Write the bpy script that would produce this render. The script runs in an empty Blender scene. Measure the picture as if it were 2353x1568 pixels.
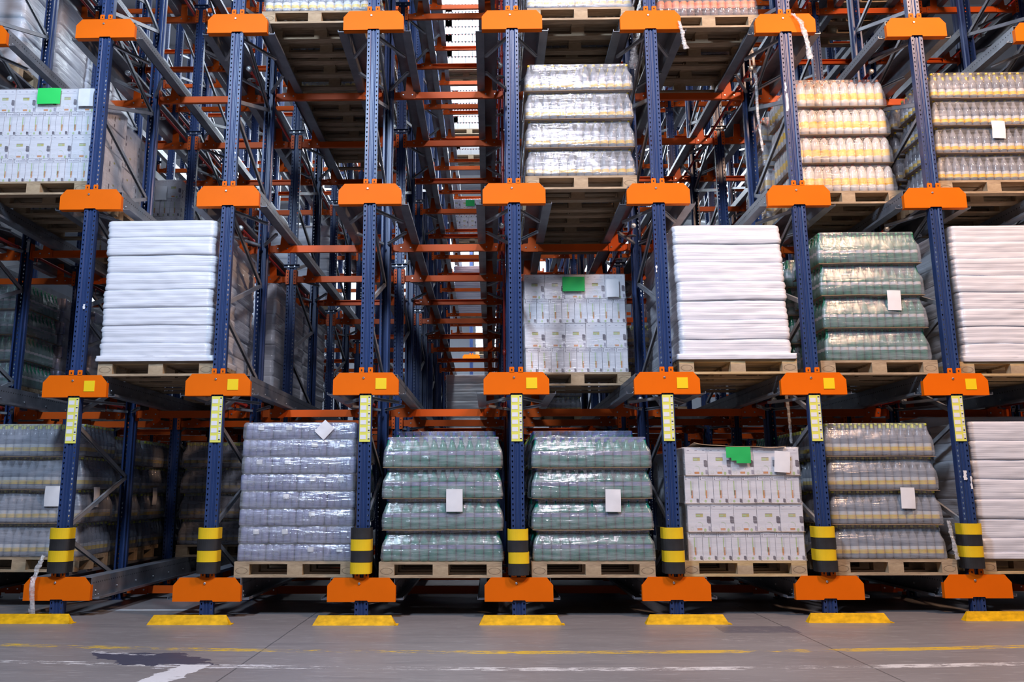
import bpy, math, random
from mathutils import Vector, Matrix, noise

PI = math.pi
SC = bpy.context.scene
COL = SC.collection
random.seed(7)

# ------------------------------------------------------------------ camera, world, lights, exposure
CAM_X, CAM_Y, CAM_Z = -0.2567, -8.7102, 1.1414
PITCH, YAW, ROLL, FPX = 0.2023, -0.0195, -0.0025, 2071.48
_F = Vector((math.sin(YAW) * math.cos(PITCH), math.cos(YAW) * math.cos(PITCH), math.sin(PITCH)))
_r = Vector((math.cos(YAW), -math.sin(YAW), 0.0))
_u = _r.cross(_F)
_R = math.cos(ROLL) * _r + math.sin(ROLL) * _u
_U = math.cos(ROLL) * _u - math.sin(ROLL) * _r
cd = bpy.data.cameras.new('camera')
cam = bpy.data.objects.new('camera', cd)
COL.objects.link(cam)
m = Matrix.Identity(4)
for i in range(3):
    m[i][0], m[i][1], m[i][2] = _R[i], _U[i], -_F[i]
m[0][3], m[1][3], m[2][3] = CAM_X, CAM_Y, CAM_Z
cam.matrix_world = m
cd.sensor_width = 36.0
cd.lens = FPX * 36.0 / 2353.0
cd.shift_x = 91.58 / 2353.0
cd.shift_y = -77.54 / 2353.0
cd.clip_end = 200
SC.camera = cam

w = bpy.data.worlds.new('World')
SC.world = w
w.use_nodes = True
w.node_tree.nodes['Background'].inputs[0].default_value = (0.42, 0.52, 0.75, 1)
w.node_tree.nodes['Background'].inputs[1].default_value = 0.095


def area(name, loc, target, size, energy, color, size_y=None):
    ld = bpy.data.lights.new(name, 'AREA')
    ld.energy = energy
    ld.color = color
    ld.size = size
    if size_y:
        ld.shape = 'RECTANGLE'
        ld.size_y = size_y
    o = bpy.data.objects.new(name, ld)
    COL.objects.link(o)
    o.location = loc
    o.rotation_euler = (Vector(target) - Vector(loc)).to_track_quat('-Z', 'Y').to_euler()
    return o


COOL, WARM, DAY = (0.62, 0.78, 1.0), (1.0, 0.62, 0.40), (0.82, 0.91, 1.0)
area('aisle_lamp_cool', (-3.4, -6.8, 8.3), (-2.2, 0.3, 1.7), 1.3, 900, COOL)
area('aisle_lamp_white', (0.9, -5.0, 8.7), (0.5, 0.3, 2.4), 0.8, 380, (0.90, 0.89, 1.0))
area('aisle_lamp_warm', (5.7, -4.3, 8.7), (3.8, 0.3, 2.8), 0.9, 790, WARM)
area('far_aisle_daylight', (-1.5, 21.5, 12.4), (-1.5, 19.5, 4.0), 16, 6500, DAY, 4)
area('roof_light_left', (-6.5, 10.0, 12.6), (-6.5, 9.0, 0), 6, 650, DAY, 10)
area('roof_light_centre', (-0.7, 8.0, 12.7), (-0.7, 7.6, 0), 1.6, 1700, DAY, 14)

SC.view_settings.view_transform = 'Standard'
SC.view_settings.look = 'None'
SC.view_settings.gamma = 1.0
SC.view_settings.use_curve_mapping = False
SC.view_settings.exposure = -0.22
SC.cycles.max_bounces = 5
SC.cycles.diffuse_bounces = 3
SC.cycles.glossy_bounces = 3
SC.cycles.transmission_bounces = 4
SC.cycles.transparent_max_bounces = 10
SC.cycles.caustics_reflective = False
SC.cycles.caustics_refractive = False
SC.cycles.sample_clamp_indirect = 6.0

# ------------------------------------------------------------------ materials
MATS = {}


def principled(name, color, rough=0.5, metal=0.0, vary=0.0, vscale=4.0, stretch=(1, 1, 1), color2=None, bump=0.0,
               bscale=60.0, bstretch=None, coat=0.0, spec=0.5, sheen=0.0, emit=None):
    if name in MATS:
        return MATS[name]
    mt = bpy.data.materials.new(name)
    mt.use_nodes = True
    nt = mt.node_tree
    b = nt.nodes['Principled BSDF']
    b.inputs['Base Color'].default_value = (*color, 1)
    b.inputs['Roughness'].default_value = rough
    b.inputs['Metallic'].default_value = metal
    b.inputs['Specular IOR Level'].default_value = spec
    b.inputs['Coat Weight'].default_value = coat
    b.inputs['Coat Roughness'].default_value = 0.12
    if vary or bump:
        tc = nt.nodes.new('ShaderNodeTexCoord')
    if vary or color2:
        mp = nt.nodes.new('ShaderNodeMapping')
        mp.inputs['Scale'].default_value = stretch
        nt.links.new(tc.outputs['Object'], mp.inputs[0])
        nz = nt.nodes.new('ShaderNodeTexNoise')
        nz.inputs['Scale'].default_value = vscale
        nz.inputs['Detail'].default_value = 4
        nt.links.new(mp.outputs[0], nz.inputs['Vector'])
        rp = nt.nodes.new('ShaderNodeValToRGB')
        c2 = color2 or tuple(max(0.0, c * (1 - vary)) for c in color)
        c1 = color if color2 else tuple(min(1.0, c * (1 + vary)) for c in color)
        rp.color_ramp.elements[0].position = 0.32
        rp.color_ramp.elements[1].position = 0.68
        rp.color_ramp.elements[0].color = (*c2, 1)
        rp.color_ramp.elements[1].color = (*c1, 1)
        nt.links.new(nz.outputs['Fac'], rp.inputs[0])
        nt.links.new(rp.outputs[0], b.inputs['Base Color'])
    if bump:
        mp2 = nt.nodes.new('ShaderNodeMapping')
        mp2.inputs['Scale'].default_value = bstretch or stretch
        nt.links.new(tc.outputs['Object'], mp2.inputs[0])
        n2 = nt.nodes.new('ShaderNodeTexNoise')
        n2.inputs['Scale'].default_value = bscale
        n2.inputs['Detail'].default_value = 3
        nt.links.new(mp2.outputs[0], n2.inputs['Vector'])
        bp = nt.nodes.new('ShaderNodeBump')
        bp.inputs['Strength'].default_value = bump
        bp.inputs['Distance'].default_value = 0.01
        nt.links.new(n2.outputs['Fac'], bp.inputs['Height'])
        nt.links.new(bp.outputs[0], b.inputs['Normal'])
    MATS[name] = mt
    return mt


def film_mat(name, color, lo, hi, rough=0.12, gloss=0.05, bump=0.35, bstretch=(3, 3, 40), scale=2.0, nstretch=(1.2, 1.2, 9)):
    """thin stretch film: partly clear, partly hazy, glossy, wrinkled along the winding"""
    if name in MATS:
        return MATS[name]
    mt = bpy.data.materials.new(name)
    mt.use_nodes = True
    nt = mt.node_tree
    b = nt.nodes['Principled BSDF']
    out = nt.nodes['Material Output']
    b.inputs['Base Color'].default_value = (*color, 1)
    b.inputs['Roughness'].default_value = 0.6
    b.inputs['Specular IOR Level'].default_value = 0.0
    tc = nt.nodes.new('ShaderNodeTexCoord')
    mp = nt.nodes.new('ShaderNodeMapping')
    mp.inputs['Scale'].default_value = nstretch
    nt.links.new(tc.outputs['Object'], mp.inputs[0])
    nz = nt.nodes.new('ShaderNodeTexNoise')
    nz.inputs['Scale'].default_value = scale
    nz.inputs['Detail'].default_value = 5
    nz.inputs['Roughness'].default_value = 0.6
    nt.links.new(mp.outputs[0], nz.inputs['Vector'])
    mr = nt.nodes.new('ShaderNodeMapRange')
    mr.inputs[1].default_value = 0.35
    mr.inputs[2].default_value = 0.68
    mr.inputs[3].default_value = lo
    mr.inputs[4].default_value = hi
    nt.links.new(nz.outputs['Fac'], mr.inputs[0])
    mp2 = nt.nodes.new('ShaderNodeMapping')
    mp2.inputs['Scale'].default_value = bstretch
    nt.links.new(tc.outputs['Object'], mp2.inputs[0])
    n2 = nt.nodes.new('ShaderNodeTexNoise')
    n2.inputs['Scale'].default_value = 1.6
    n2.inputs['Detail'].default_value = 4
    nt.links.new(mp2.outputs[0], n2.inputs['Vector'])
    bp = nt.nodes.new('ShaderNodeBump')
    bp.inputs['Strength'].default_value = bump
    bp.inputs['Distance'].default_value = 0.02
    nt.links.new(n2.outputs['Fac'], bp.inputs['Height'])
    nt.links.new(bp.outputs[0], b.inputs['Normal'])
    tr = nt.nodes.new('ShaderNodeBsdfTransparent')
    mx = nt.nodes.new('ShaderNodeMixShader')
    nt.links.new(mr.outputs[0], mx.inputs[0])
    nt.links.new(tr.outputs[0], mx.inputs[1])
    nt.links.new(b.outputs[0], mx.inputs[2])
    gl = nt.nodes.new('ShaderNodeBsdfGlossy')
    gl.inputs['Color'].default_value = (1, 1, 1, 1)
    gl.inputs['Roughness'].default_value = rough
    nt.links.new(bp.outputs[0], gl.inputs['Normal'])
    lw_ = nt.nodes.new('ShaderNodeLayerWeight')
    lw_.inputs['Blend'].default_value = 0.5
    pw = nt.nodes.new('ShaderNodeMath')
    pw.operation = 'POWER'
    pw.inputs[1].default_value = 4.0
    nt.links.new(lw_.outputs['Facing'], pw.inputs[0])
    ma = nt.nodes.new('ShaderNodeMath')
    ma.operation = 'MULTIPLY_ADD'
    ma.inputs[1].default_value = 0.5
    ma.inputs[2].default_value = gloss
    nt.links.new(pw.outputs[0], ma.inputs[0])
    m2 = nt.nodes.new('ShaderNodeMixShader')
    nt.links.new(ma.outputs[0], m2.inputs[0])
    nt.links.new(mx.outputs[0], m2.inputs[1])
    nt.links.new(gl.outputs[0], m2.inputs[2])
    nt.links.new(m2.outputs[0], out.inputs['Surface'])
    MATS[name] = mt
    return mt


ORANGE = principled('orange_paint', (0.83, 0.150, 0.002), 0.55, spec=.12, vary=0.05, vscale=3, bump=0.03, bscale=120)
BEAM = principled('orange_beam_paint', (0.62, 0.090, 0.006), 0.45, spec=.25, vary=0.08, vscale=2, bump=0.02, bscale=100)
BLUE = principled('blue_paint', (0.024, 0.050, 0.150), 0.34, vary=0.12, vscale=2, bump=0.02, bscale=80)
BLUED = principled('dark_blue_paint', (0.015, 0.03, 0.09), 0.4)
ZINC = principled('galvanised_steel', (0.20, 0.215, 0.25), 0.36, metal=0.3, vary=0.22, vscale=6, stretch=(1, 1, 1))
ZINCL = principled('pale_galvanised_steel', (0.36, 0.38, 0.42), 0.38, metal=0.25, vary=0.15, vscale=6)
BOLT = principled('bolt_steel', (0.62, 0.63, 0.66), 0.3, metal=0.9)
DARK = principled('dark_hole', (0.01, 0.01, 0.012), 0.8)
RED = principled('red_pipe_paint', (0.28, 0.022, 0.018), 0.35)
YEL = principled('yellow_rubber', (0.85, 0.56, 0.01), 0.5, vary=0.07, vscale=8, bump=0.03)
YPL = principled('yellow_plate', (0.95, 0.66, 0.008), 0.45)
GUARD = principled('scuffed_yellow_paint', (0.74, 0.40, 0.004), 0.6, spec=.15, vary=0.25, vscale=14, stretch=(1, 1, 2))
BLK = principled('black_rubber', (0.02, 0.02, 0.022), 0.55, vary=0.3, vscale=10)
LEMON = principled('lemon_label_strip', (0.80, 0.78, 0.14), 0.4)
PAPER = principled('white_paper', (0.80, 0.80, 0.83), 0.75, vary=0.04, vscale=9)
GREEN = principled('green_paper', (0.012, 0.46, 0.10), 0.7)
GREENB = principled('bright_green_paper', (0.02, 0.68, 0.12), 0.7)
INK = principled('black_ink', (0.03, 0.03, 0.035), 0.6)
WOOD = principled('weathered_pallet_wood', (0.50, 0.38, 0.25), 0.75, color2=(0.29, 0.205, 0.125), vary=.1, vscale=5,
                  stretch=(1.2, 9, 9), bump=0.25, bscale=14, bstretch=(1.5, 14, 14))
WOODN = principled('fresh_pallet_wood', (0.62, 0.46, 0.25), 0.7, color2=(0.44, 0.30, 0.14), vary=.1, vscale=5,
                   stretch=(1.2, 9, 9), bump=0.2, bscale=14, bstretch=(1.5, 14, 14))
WOODB = principled('pallet_block_wood', (0.52, 0.40, 0.26), 0.8, color2=(0.36, 0.26, 0.16), vary=.1, vscale=9, bump=0.2, bscale=40)
STAMP = principled('pallet_block_stamp', (0.16, 0.11, 0.07), 0.8)
CARD = principled('brown_cardboard', (0.42, 0.29, 0.18), 0.8, vary=0.1, vscale=5)
WHITEF = principled('white_wrap_film', (0.72, 0.735, 0.80), 0.30, vary=0.03, vscale=3, stretch=(1, 1, 6), bump=0.55, bscale=2.6,
                    bstretch=(.55, .55, 34), coat=0.25)
BOXW = principled('white_carton_board', (0.74, 0.74, 0.79), 0.55, vary=0.03, vscale=3)
BOXL = principled('carton_flap_line', (0.42, 0.42, 0.47), 0.6)
BOXG = principled('carton_grey_print', (0.30, 0.28, 0.36), 0.6)
BOXD = principled('carton_dark_print', (0.07, 0.05, 0.075), 0.6)
BOXO = principled('carton_amber_print', (0.62, 0.24, 0.05), 0.6)
BOXY = principled('carton_window_print', (0.52, 0.46, 0.10), 0.5)
BOXE = principled('carton_leaf_print', (0.42, 0.56, 0.26), 0.6)
FILMG = film_mat('glossy_stretch_film', (0.66, 0.70, 0.75), 0.12, 0.40, rough=0.09, gloss=0.085, bump=0.6, bstretch=(2.5, 2.5, 24))
FILM = film_mat('clear_stretch_film', (0.62, 0.66, 0.74), 0.12, 0.38)
FILMB = film_mat('hazy_stretch_film', (0.62, 0.65, 0.74), 0.18, 0.48)
FILMC = film_mat('tight_stretch_film', (0.84, 0.86, 0.92), 0.04, 0.26, gloss=.035, bstretch=(4, 4, 55))
FILMP = film_mat('lavender_shrink_film', (0.42, 0.45, 0.78), 0.16, 0.44, bump=0.4, bstretch=(3, 3, 60))
TAIL = film_mat('crumpled_film', (0.74, 0.74, 0.76), 0.18, 0.62, bump=0.8, bstretch=(20, 20, 12), scale=6)


def bottle_mat(name, color, clear, rough=0.12):
    if name in MATS:
        return MATS[name]
    mt = bpy.data.materials.new(name)
    mt.use_nodes = True
    nt = mt.node_tree
    b = nt.nodes['Principled BSDF']
    b.inputs['Base Color'].default_value = (*color, 1)
    b.inputs['Roughness'].default_value = rough
    b.inputs['Specular IOR Level'].default_value = 0.8
    if clear > 0:
        tr = nt.nodes.new('ShaderNodeBsdfTransparent')
        tr.inputs[0].default_value = (*[min(1, c * 1.3 + .1) for c in color], 1)
        mx = nt.nodes.new('ShaderNodeMixShader')
        mx.inputs[0].default_value = 1 - clear
        nt.links.new(tr.outputs[0], mx.inputs[1])
        nt.links.new(b.outputs[0], mx.inputs[2])
        nt.links.new(mx.outputs[0], nt.nodes['Material Output'].inputs['Surface'])
    MATS[name] = mt
    return mt


# bottle kinds: body, label top, label bottom, cap, label z-range (fractions of the bottle's height)
KIND = {
    'lemon': (bottle_mat('clear_bottle_plastic', (0.36, 0.39, 0.46), .52), principled('pale_label', (0.62, 0.62, 0.62), .5),
              principled('lemon_label', (0.72, 0.50, 0.05), .5), principled('lime_cap', (0.62, 0.66, 0.06), .4), .16, .38),
    'juice': (bottle_mat('milky_bottle_plastic', (0.66, 0.61, 0.58), .12), principled('golden_label', (0.82, 0.50, 0.02), .5),
              principled('golden_label_low', (0.80, 0.46, 0.02), .5), principled('orange_cap', (0.75, 0.16, 0.03), .4), .24, .47),
    'soda': (bottle_mat('clear_bottle_plastic', (0.36, 0.39, 0.46), .52), principled('silver_label', (0.55, 0.57, 0.60), .4),
             principled('amber_label', (0.78, 0.50, 0.03), .5), principled('yellow_cap', (0.82, 0.58, 0.03), .4), .14, .36),
    'mint': (bottle_mat('green_bottle_plastic', (0.03, 0.36, 0.27), .40), principled('violet_label', (0.17, 0.17, 0.36), .5),
             principled('violet_label_low', (0.24, 0.24, 0.40), .5), principled('blue_cap', (0.06, 0.10, 0.42), .4), .40, .53),
    'spring': (bottle_mat('pale_green_bottle_plastic', (0.06, 0.32, 0.22), .45), principled('white_band_label', (0.62, 0.60, 0.62), .5),
               principled('white_band_label_low', (0.60, 0.58, 0.60), .5), principled('green_cap', (0.05, 0.35, 0.16), .4), .33, .42),
    'cola': (bottle_mat('brown_bottle_plastic', (0.20, 0.12, 0.11), .15), principled('orange_label', (0.85, 0.22, 0.06), .5),
             principled('coral_label', (0.80, 0.25, 0.12), .5), principled('red_cap', (0.6, 0.03, 0.03), .4), .34, .60),
}
INNER_SHADED = {k: principled('inner_' + k, tuple(c * .62 for c in v[0].node_tree.nodes['Principled BSDF'].inputs[0].default_value[:3]), .25)  # darkened copy of each bottle colour: shade between the rows put into the colour
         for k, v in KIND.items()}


# ------------------------------------------------------------------ mesh helpers
class MB:
    def __init__(self):
        self.v, self.f, self.m, self.s = [], [], [], []

    def poly(self, pts, mi=0, sm=False):
        b = len(self.v)
        self.v.extend(tuple(p) for p in pts)
        self.f.append(tuple(range(b, b + len(pts))))
        self.m.append(mi)
        self.s.append(sm)

    def box(self, x0, x1, y0, y1, z0, z1, mi=0):
        b = len(self.v)
        self.v += [(x0, y0, z0), (x1, y0, z0), (x1, y1, z0), (x0, y1, z0), (x0, y0, z1), (x1, y0, z1), (x1, y1, z1), (x0, y1, z1)]
        for q in ((3, 2, 1, 0), (4, 5, 6, 7), (0, 1, 5, 4), (1, 2, 6, 5), (2, 3, 7, 6), (3, 0, 4, 7)):
            self.f.append(tuple(b + i for i in q))
            self.m.append(mi)
            self.s.append(False)

    def prism(self, pts, d0, d1, axis='y', mi=0):
        """2-D outline (a,b) swept from d0 to d1 along axis; y: (x,z), x: (y,z), z: (x,y)"""
        def p3(a, b, d):
            return (a, d, b) if axis == 'y' else (d, a, b) if axis == 'x' else (a, b, d)
        n, b = len(pts), len(self.v)
        self.v += [p3(a, c, d0) for a, c in pts] + [p3(a, c, d1) for a, c in pts]
        fs = [tuple(range(b, b + n)), tuple(range(b + 2 * n - 1, b + n - 1, -1))]
        fs += [(b + i, b + n + i, b + n + (i + 1) % n, b + (i + 1) % n) for i in range(n)]
        for f in fs:
            self.f.append(f)
            self.m.append(mi)
            self.s.append(False)

    def lathe(self, prof, seg=12, c=(0, 0, 0), mi=0, axis='z', sm=True, mis=None):
        b = len(self.v)
        for r, h in prof:
            for k in range(seg):
                a = 2 * PI * k / seg
                x, y = r * math.cos(a), r * math.sin(a)
                p = (x, y, h) if axis == 'z' else (x, h, y) if axis == 'y' else (h, x, y)
                self.v.append((c[0] + p[0], c[1] + p[1], c[2] + p[2]))
        for i in range(len(prof) - 1):
            for k in range(seg):
                k2 = (k + 1) % seg
                self.f.append((b + i * seg + k, b + i * seg + k2, b + (i + 1) * seg + k2, b + (i + 1) * seg + k))
                self.m.append(mis[i] if mis else mi)
                self.s.append(sm)
        self.f.append(tuple(b + k for k in range(seg))[::-1])
        self.f.append(tuple(b + (len(prof) - 1) * seg + k for k in range(seg)))
        self.m += [mis[0] if mis else mi, mis[-1] if mis else mi]
        self.s += [False, False]

    def bar(self, p0, p1, wd, th, mi=0, up=(1, 0, 0)):
        """open channel bar between two points: web plus two flanges"""
        p0, p1 = Vector(p0), Vector(p1)
        d = (p1 - p0).normalized()
        a = Vector(up)
        a = (a - d * a.dot(d)).normalized()
        c = d.cross(a)
        for (u0, u1, w0, w1) in ((-wd / 2, wd / 2, -th / 2, -th / 2 + .004), (-wd / 2, -wd / 2 + .004, -th / 2, th / 2), (wd / 2 - .004, wd / 2, -th / 2, th / 2)):
            b = len(self.v)
            for p in (p0, p1):
                for (u, w_) in ((u0, w0), (u1, w0), (u1, w1), (u0, w1)):
                    self.v.append(tuple(p + a * u + c * w_))
            for q in ((0, 1, 2, 3), (7, 6, 5, 4), (0, 4, 5, 1), (1, 5, 6, 2), (2, 6, 7, 3), (3, 7, 4, 0)):
                self.f.append(tuple(b + i for i in q))
                self.m.append(mi)
                self.s.append(False)

    def mesh(self, name, mats):
        me = bpy.data.meshes.new(name)
        me.from_pydata(self.v, [], self.f)
        for t in mats if isinstance(mats, (list, tuple)) else [mats]:
            me.materials.append(t)
        me.polygons.foreach_set('material_index', self.m)
        me.polygons.foreach_set('use_smooth', self.s)
        me.validate()
        me.update()
        return me


CACHE = {}


def cached(key, fn):
    if key not in CACHE:
        CACHE[key] = fn()
    return CACHE[key]


def part(name, me, parent=None, loc=(0, 0, 0), rot=(0, 0, 0), label=None, kind=None):
    o = bpy.data.objects.new(name, me)
    COL.objects.link(o)
    if parent is not None:
        o.parent = parent
    o.location = loc
    o.rotation_euler = rot
    if label:
        o['label'] = label
    if kind:
        o['kind'] = kind
    return o


LABELS = {}
KEYS = {}
SKIP = set((
    'b-1.0.0 b-1.0.1 b-1.0.10 b-1.0.11 b-1.0.2 b-1.0.3 b-1.0.4 b-1.0.5 b-1.0.6 b-1.0.7 b-1.0.8 b-1.0.9 b-1.1.10 b-1.1.11 b-1.1.5 b-1.1.6 b-1.1.7 b-1.1.8 '
    'b-1.1.9 b-1.2.10 b-1.2.11 b-1.2.3 b-1.2.4 b-1.2.5 b-1.2.6 b-1.2.7 b-1.2.8 b-1.2.9 b-1.3.0 b-1.3.1 b-1.3.10 b-1.3.11 b-1.3.2 b-1.3.3 b-1.3.4 b-1.3.5 '
    'b-1.3.6 b-1.3.7 b-1.3.8 b-1.3.9 b-1.4.0 b-1.4.10 b-1.4.11 b-1.4.6 b-1.4.7 b-1.4.8 b-1.4.9 b-1.5.0 b-1.5.1 b-1.5.11 b-1.5.2 b0.0.10 b0.0.11 b0.0.2 '
    'b0.0.3 b0.0.4 b0.0.5 b0.0.6 b0.0.7 b0.0.8 b0.0.9 b0.1.10 b0.1.11 b0.1.5 b0.1.6 b0.1.7 b0.1.8 b0.1.9 b0.2.10 b0.2.11 b0.2.2 b0.2.3 b0.2.4 b0.2.5 b0.2.6 '
    'b0.2.7 b0.2.9 b0.3.11 b0.3.5 b0.3.6 b0.3.7 b0.3.8 b0.4.0 b0.4.10 b0.4.11 b0.4.8 b0.4.9 b0.5.0 b0.5.1 b0.5.10 b0.5.11 b0.5.2 b0.5.7 b0.5.9 b1.0.10 '
    'b1.0.11 b1.0.2 b1.0.3 b1.0.4 b1.0.5 b1.0.6 b1.0.7 b1.0.8 b1.0.9 b1.1.10 b1.1.11 b1.1.4 b1.1.5 b1.1.6 b1.1.7 b1.1.8 b1.1.9 b1.2.10 b1.2.11 b1.2.9 '
    'b1.3.11 b1.3.8 b1.4.0 b1.4.10 b1.4.11 b1.4.7 b1.4.9 b1.5.0 b1.5.1 b1.5.10 b1.5.11 b1.5.2 b1.5.4 b1.5.5 b1.5.6 b1.5.7 b1.5.8 b1.5.9 b2.0.10 b2.0.11 '
    'b2.0.3 b2.0.6 b2.0.7 b2.0.8 b2.0.9 b2.1.10 b2.1.11 b2.1.6 b2.1.7 b2.1.8 b2.1.9 b2.2.10 b2.2.11 b2.2.8 b2.2.9 b2.3.10 b2.3.11 b2.3.6 b2.3.8 b2.3.9 '
    'b2.4.0 b2.4.10 b2.4.11 b2.4.4 b2.4.6 b2.4.7 b2.4.9 b2.5.0 b2.5.1 b2.5.10 b2.5.11 b2.5.2 b2.5.4 b2.5.5 b2.5.6 b2.5.7 b2.5.8 b2.5.9 b3.0.10 b3.0.11 '
    'b3.0.4 b3.0.5 b3.0.6 b3.0.7 b3.0.8 b3.0.9 b3.1.10 b3.1.11 b3.1.5 b3.1.6 b3.1.7 b3.1.8 b3.1.9 b3.2.10 b3.2.11 b3.2.9 b3.4.0 b3.5.0 b3.5.1 b3.5.11 '
    'b3.5.2 b4.0.10 b4.0.11 b4.0.2 b4.0.3 b4.0.4 b4.0.5 b4.0.6 b4.0.7 b4.0.8 b4.0.9 b4.1.10 b4.1.11 b4.1.5 b4.1.6 b4.1.7 b4.1.8 b4.1.9 b4.2.10 b4.2.11 '
    'b4.2.3 b4.2.4 b4.2.5 b4.2.6 b4.2.7 b4.2.8 b4.2.9 b4.3.10 b4.3.11 b4.3.3 b4.3.4 b4.3.7 b4.3.8 b4.3.9 b4.4.0 b4.4.1 b4.4.3 b4.4.4 b4.4.5 b4.4.6 b4.4.7 '
    'b4.4.8 b4.4.9 b4.5.0 b4.5.1 b4.5.10 b4.5.11 b4.5.2 b4.5.3 b4.5.4 b4.5.5 b4.5.6 b4.5.7 b4.5.8 b4.5.9 b5.0.10 b5.0.11 b5.0.2 b5.0.3 b5.0.5 b5.0.6 b5.0.7 '
    'b5.0.8 b5.0.9 b5.1.10 b5.1.11 b5.1.6 b5.1.7 b5.1.8 b5.1.9 b5.2.10 b5.2.11 b5.2.4 b5.2.5 b5.2.6 b5.2.7 b5.2.8 b5.2.9 b5.3.10 b5.3.11 b5.3.7 b5.3.8 '
    'b5.3.9 b5.4.0 b5.4.1 b5.4.10 b5.4.11 b5.4.6 b5.4.7 b5.4.8 b5.4.9 b5.5.0 b5.5.1 b5.5.10 b5.5.11 b5.5.2 b5.5.3 b5.5.4 b5.5.5 b5.5.6 b5.5.7 b5.5.8 b5.5.9 '
    'b6.0.1 b6.0.10 b6.0.11 b6.0.2 b6.0.3 b6.0.4 b6.0.5 b6.0.6 b6.0.7 b6.0.8 b6.0.9 b6.1.10 b6.1.11 b6.1.8 b6.1.9 b6.2.1 b6.2.10 b6.2.11 b6.2.2 b6.2.3 '
    'b6.2.4 b6.2.5 b6.2.6 b6.2.7 b6.2.8 b6.2.9 b6.3.11 b6.3.4 b6.3.5 b6.3.6 b6.3.7 b6.3.8 b6.4.0 b6.4.11 b6.4.6 b6.4.7 b6.4.9 b6.5.0 b6.5.1 b6.5.10 b6.5.11 '
    'b6.5.2 b6.5.3 b6.5.4 b6.5.5 b6.5.7 b6.5.8 b6.5.9 b7.0.10 b7.0.11 b7.0.2 b7.0.3 b7.0.4 b7.0.5 b7.0.6 b7.0.7 b7.0.8 b7.0.9 b7.1.10 b7.1.11 b7.1.6 b7.1.7 '
    'b7.1.8 b7.1.9 b7.2.1 b7.2.10 b7.2.11 b7.2.2 b7.2.3 b7.2.4 b7.2.5 b7.2.6 b7.2.7 b7.2.8 b7.2.9 b7.3.1 b7.3.10 b7.3.11 b7.3.2 b7.3.3 b7.3.4 b7.3.6 b7.3.7 '
    'b7.3.8 b7.3.9 b7.4.0 b7.4.10 b7.4.11 b7.4.3 b7.4.4 b7.4.8 b7.4.9 b7.5.0 b7.5.1 b7.5.10 b7.5.11 b7.5.2 b7.5.9 b8.0.0 b8.0.1 b8.0.10 b8.0.11 b8.0.2 '
    'b8.0.3 b8.0.4 b8.0.5 b8.0.6 b8.0.7 b8.0.8 b8.0.9 b8.1.1 b8.1.10 b8.1.11 b8.1.2 b8.1.3 b8.1.4 b8.1.5 b8.1.6 b8.1.7 b8.1.8 b8.1.9 b8.2.0 b8.2.1 b8.2.10 '
    'b8.2.2 b8.2.3 b8.2.4 b8.2.5 b8.2.6 b8.2.7 b8.2.8 b8.2.9 b8.3.0 b8.3.1 b8.3.10 b8.3.11 b8.3.2 b8.3.3 b8.3.4 b8.3.5 b8.3.6 b8.3.7 b8.3.8 b8.3.9 b8.4.0 '
    'b8.4.10 b8.4.11 b8.4.4 b8.4.5 b8.4.6 b8.4.7 b8.4.8 b8.4.9 b8.5.0 b8.5.1 b8.5.11 b8.5.2 b8.5.7 b8.5.9 d33 d34 d35 d37 d42 d55 p-1.0 p-1.1 p-1.2 p-1.3 '
    'p-1.4 p0.0 p0.4 p1.4 p2.4 p3.4 p4.4 p5.4 p6.4 p7.4 p8.0 p8.4 p9.0 p9.1 p9.2 p9.3 p9.4 q33 q34 q35 q37 q42 q55 r-1.0.-1 r-1.0.1 r-1.1.-1 r0.0.-1 r1.5.1 '
    'r2.5.-1 r2.5.1 r3.5.-1 r4.5.1 r5.4.-1 r5.4.1 r5.5.-1 r5.5.1 r6.5.1 r7.5.-1 r8.0.1 r9.0.-1 r9.0.1 r9.1.-1 r9.1.1 r9.2.-1 r9.2.1 s-1.1 s-1.2 s-1.3 s-1.4 '
    's0.5 s1.2 s2.5 s3.4 s3.5 s5.4 s5.5 s6.2 s7.5 s8.2 s8.5 s9.1 s9.2 s9.3 u-1.0 u9.0 '
).split())  # members of the regular rack grid that the photograph shows nothing of


def tag(o, label, cat, group=None, key=None):
    if label in LABELS:
        print('DUPLICATE LABEL', label)
    LABELS[label] = o
    n = len(label.replace('-', ' ').split())
    if n > 16 or n < 4:
        print('LABEL LENGTH', n, label)
    o['label'] = label
    o['category'] = cat
    if group:
        o['group'] = group
    if key:
        KEYS[o.name] = key
    return o


def thing(name, label, cat, loc=(0, 0, 0), rotz=0.0, group=None, key=None):
    o = bpy.data.objects.new(name, None)
    COL.objects.link(o)
    o.empty_display_size = 0.1
    o.location = loc
    o.rotation_euler = (0, 0, rotz)
    return tag(o, label, cat, group, key)


def struct(name, me):
    o = part(name, me)
    o['kind'] = 'structure'
    return o


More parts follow.
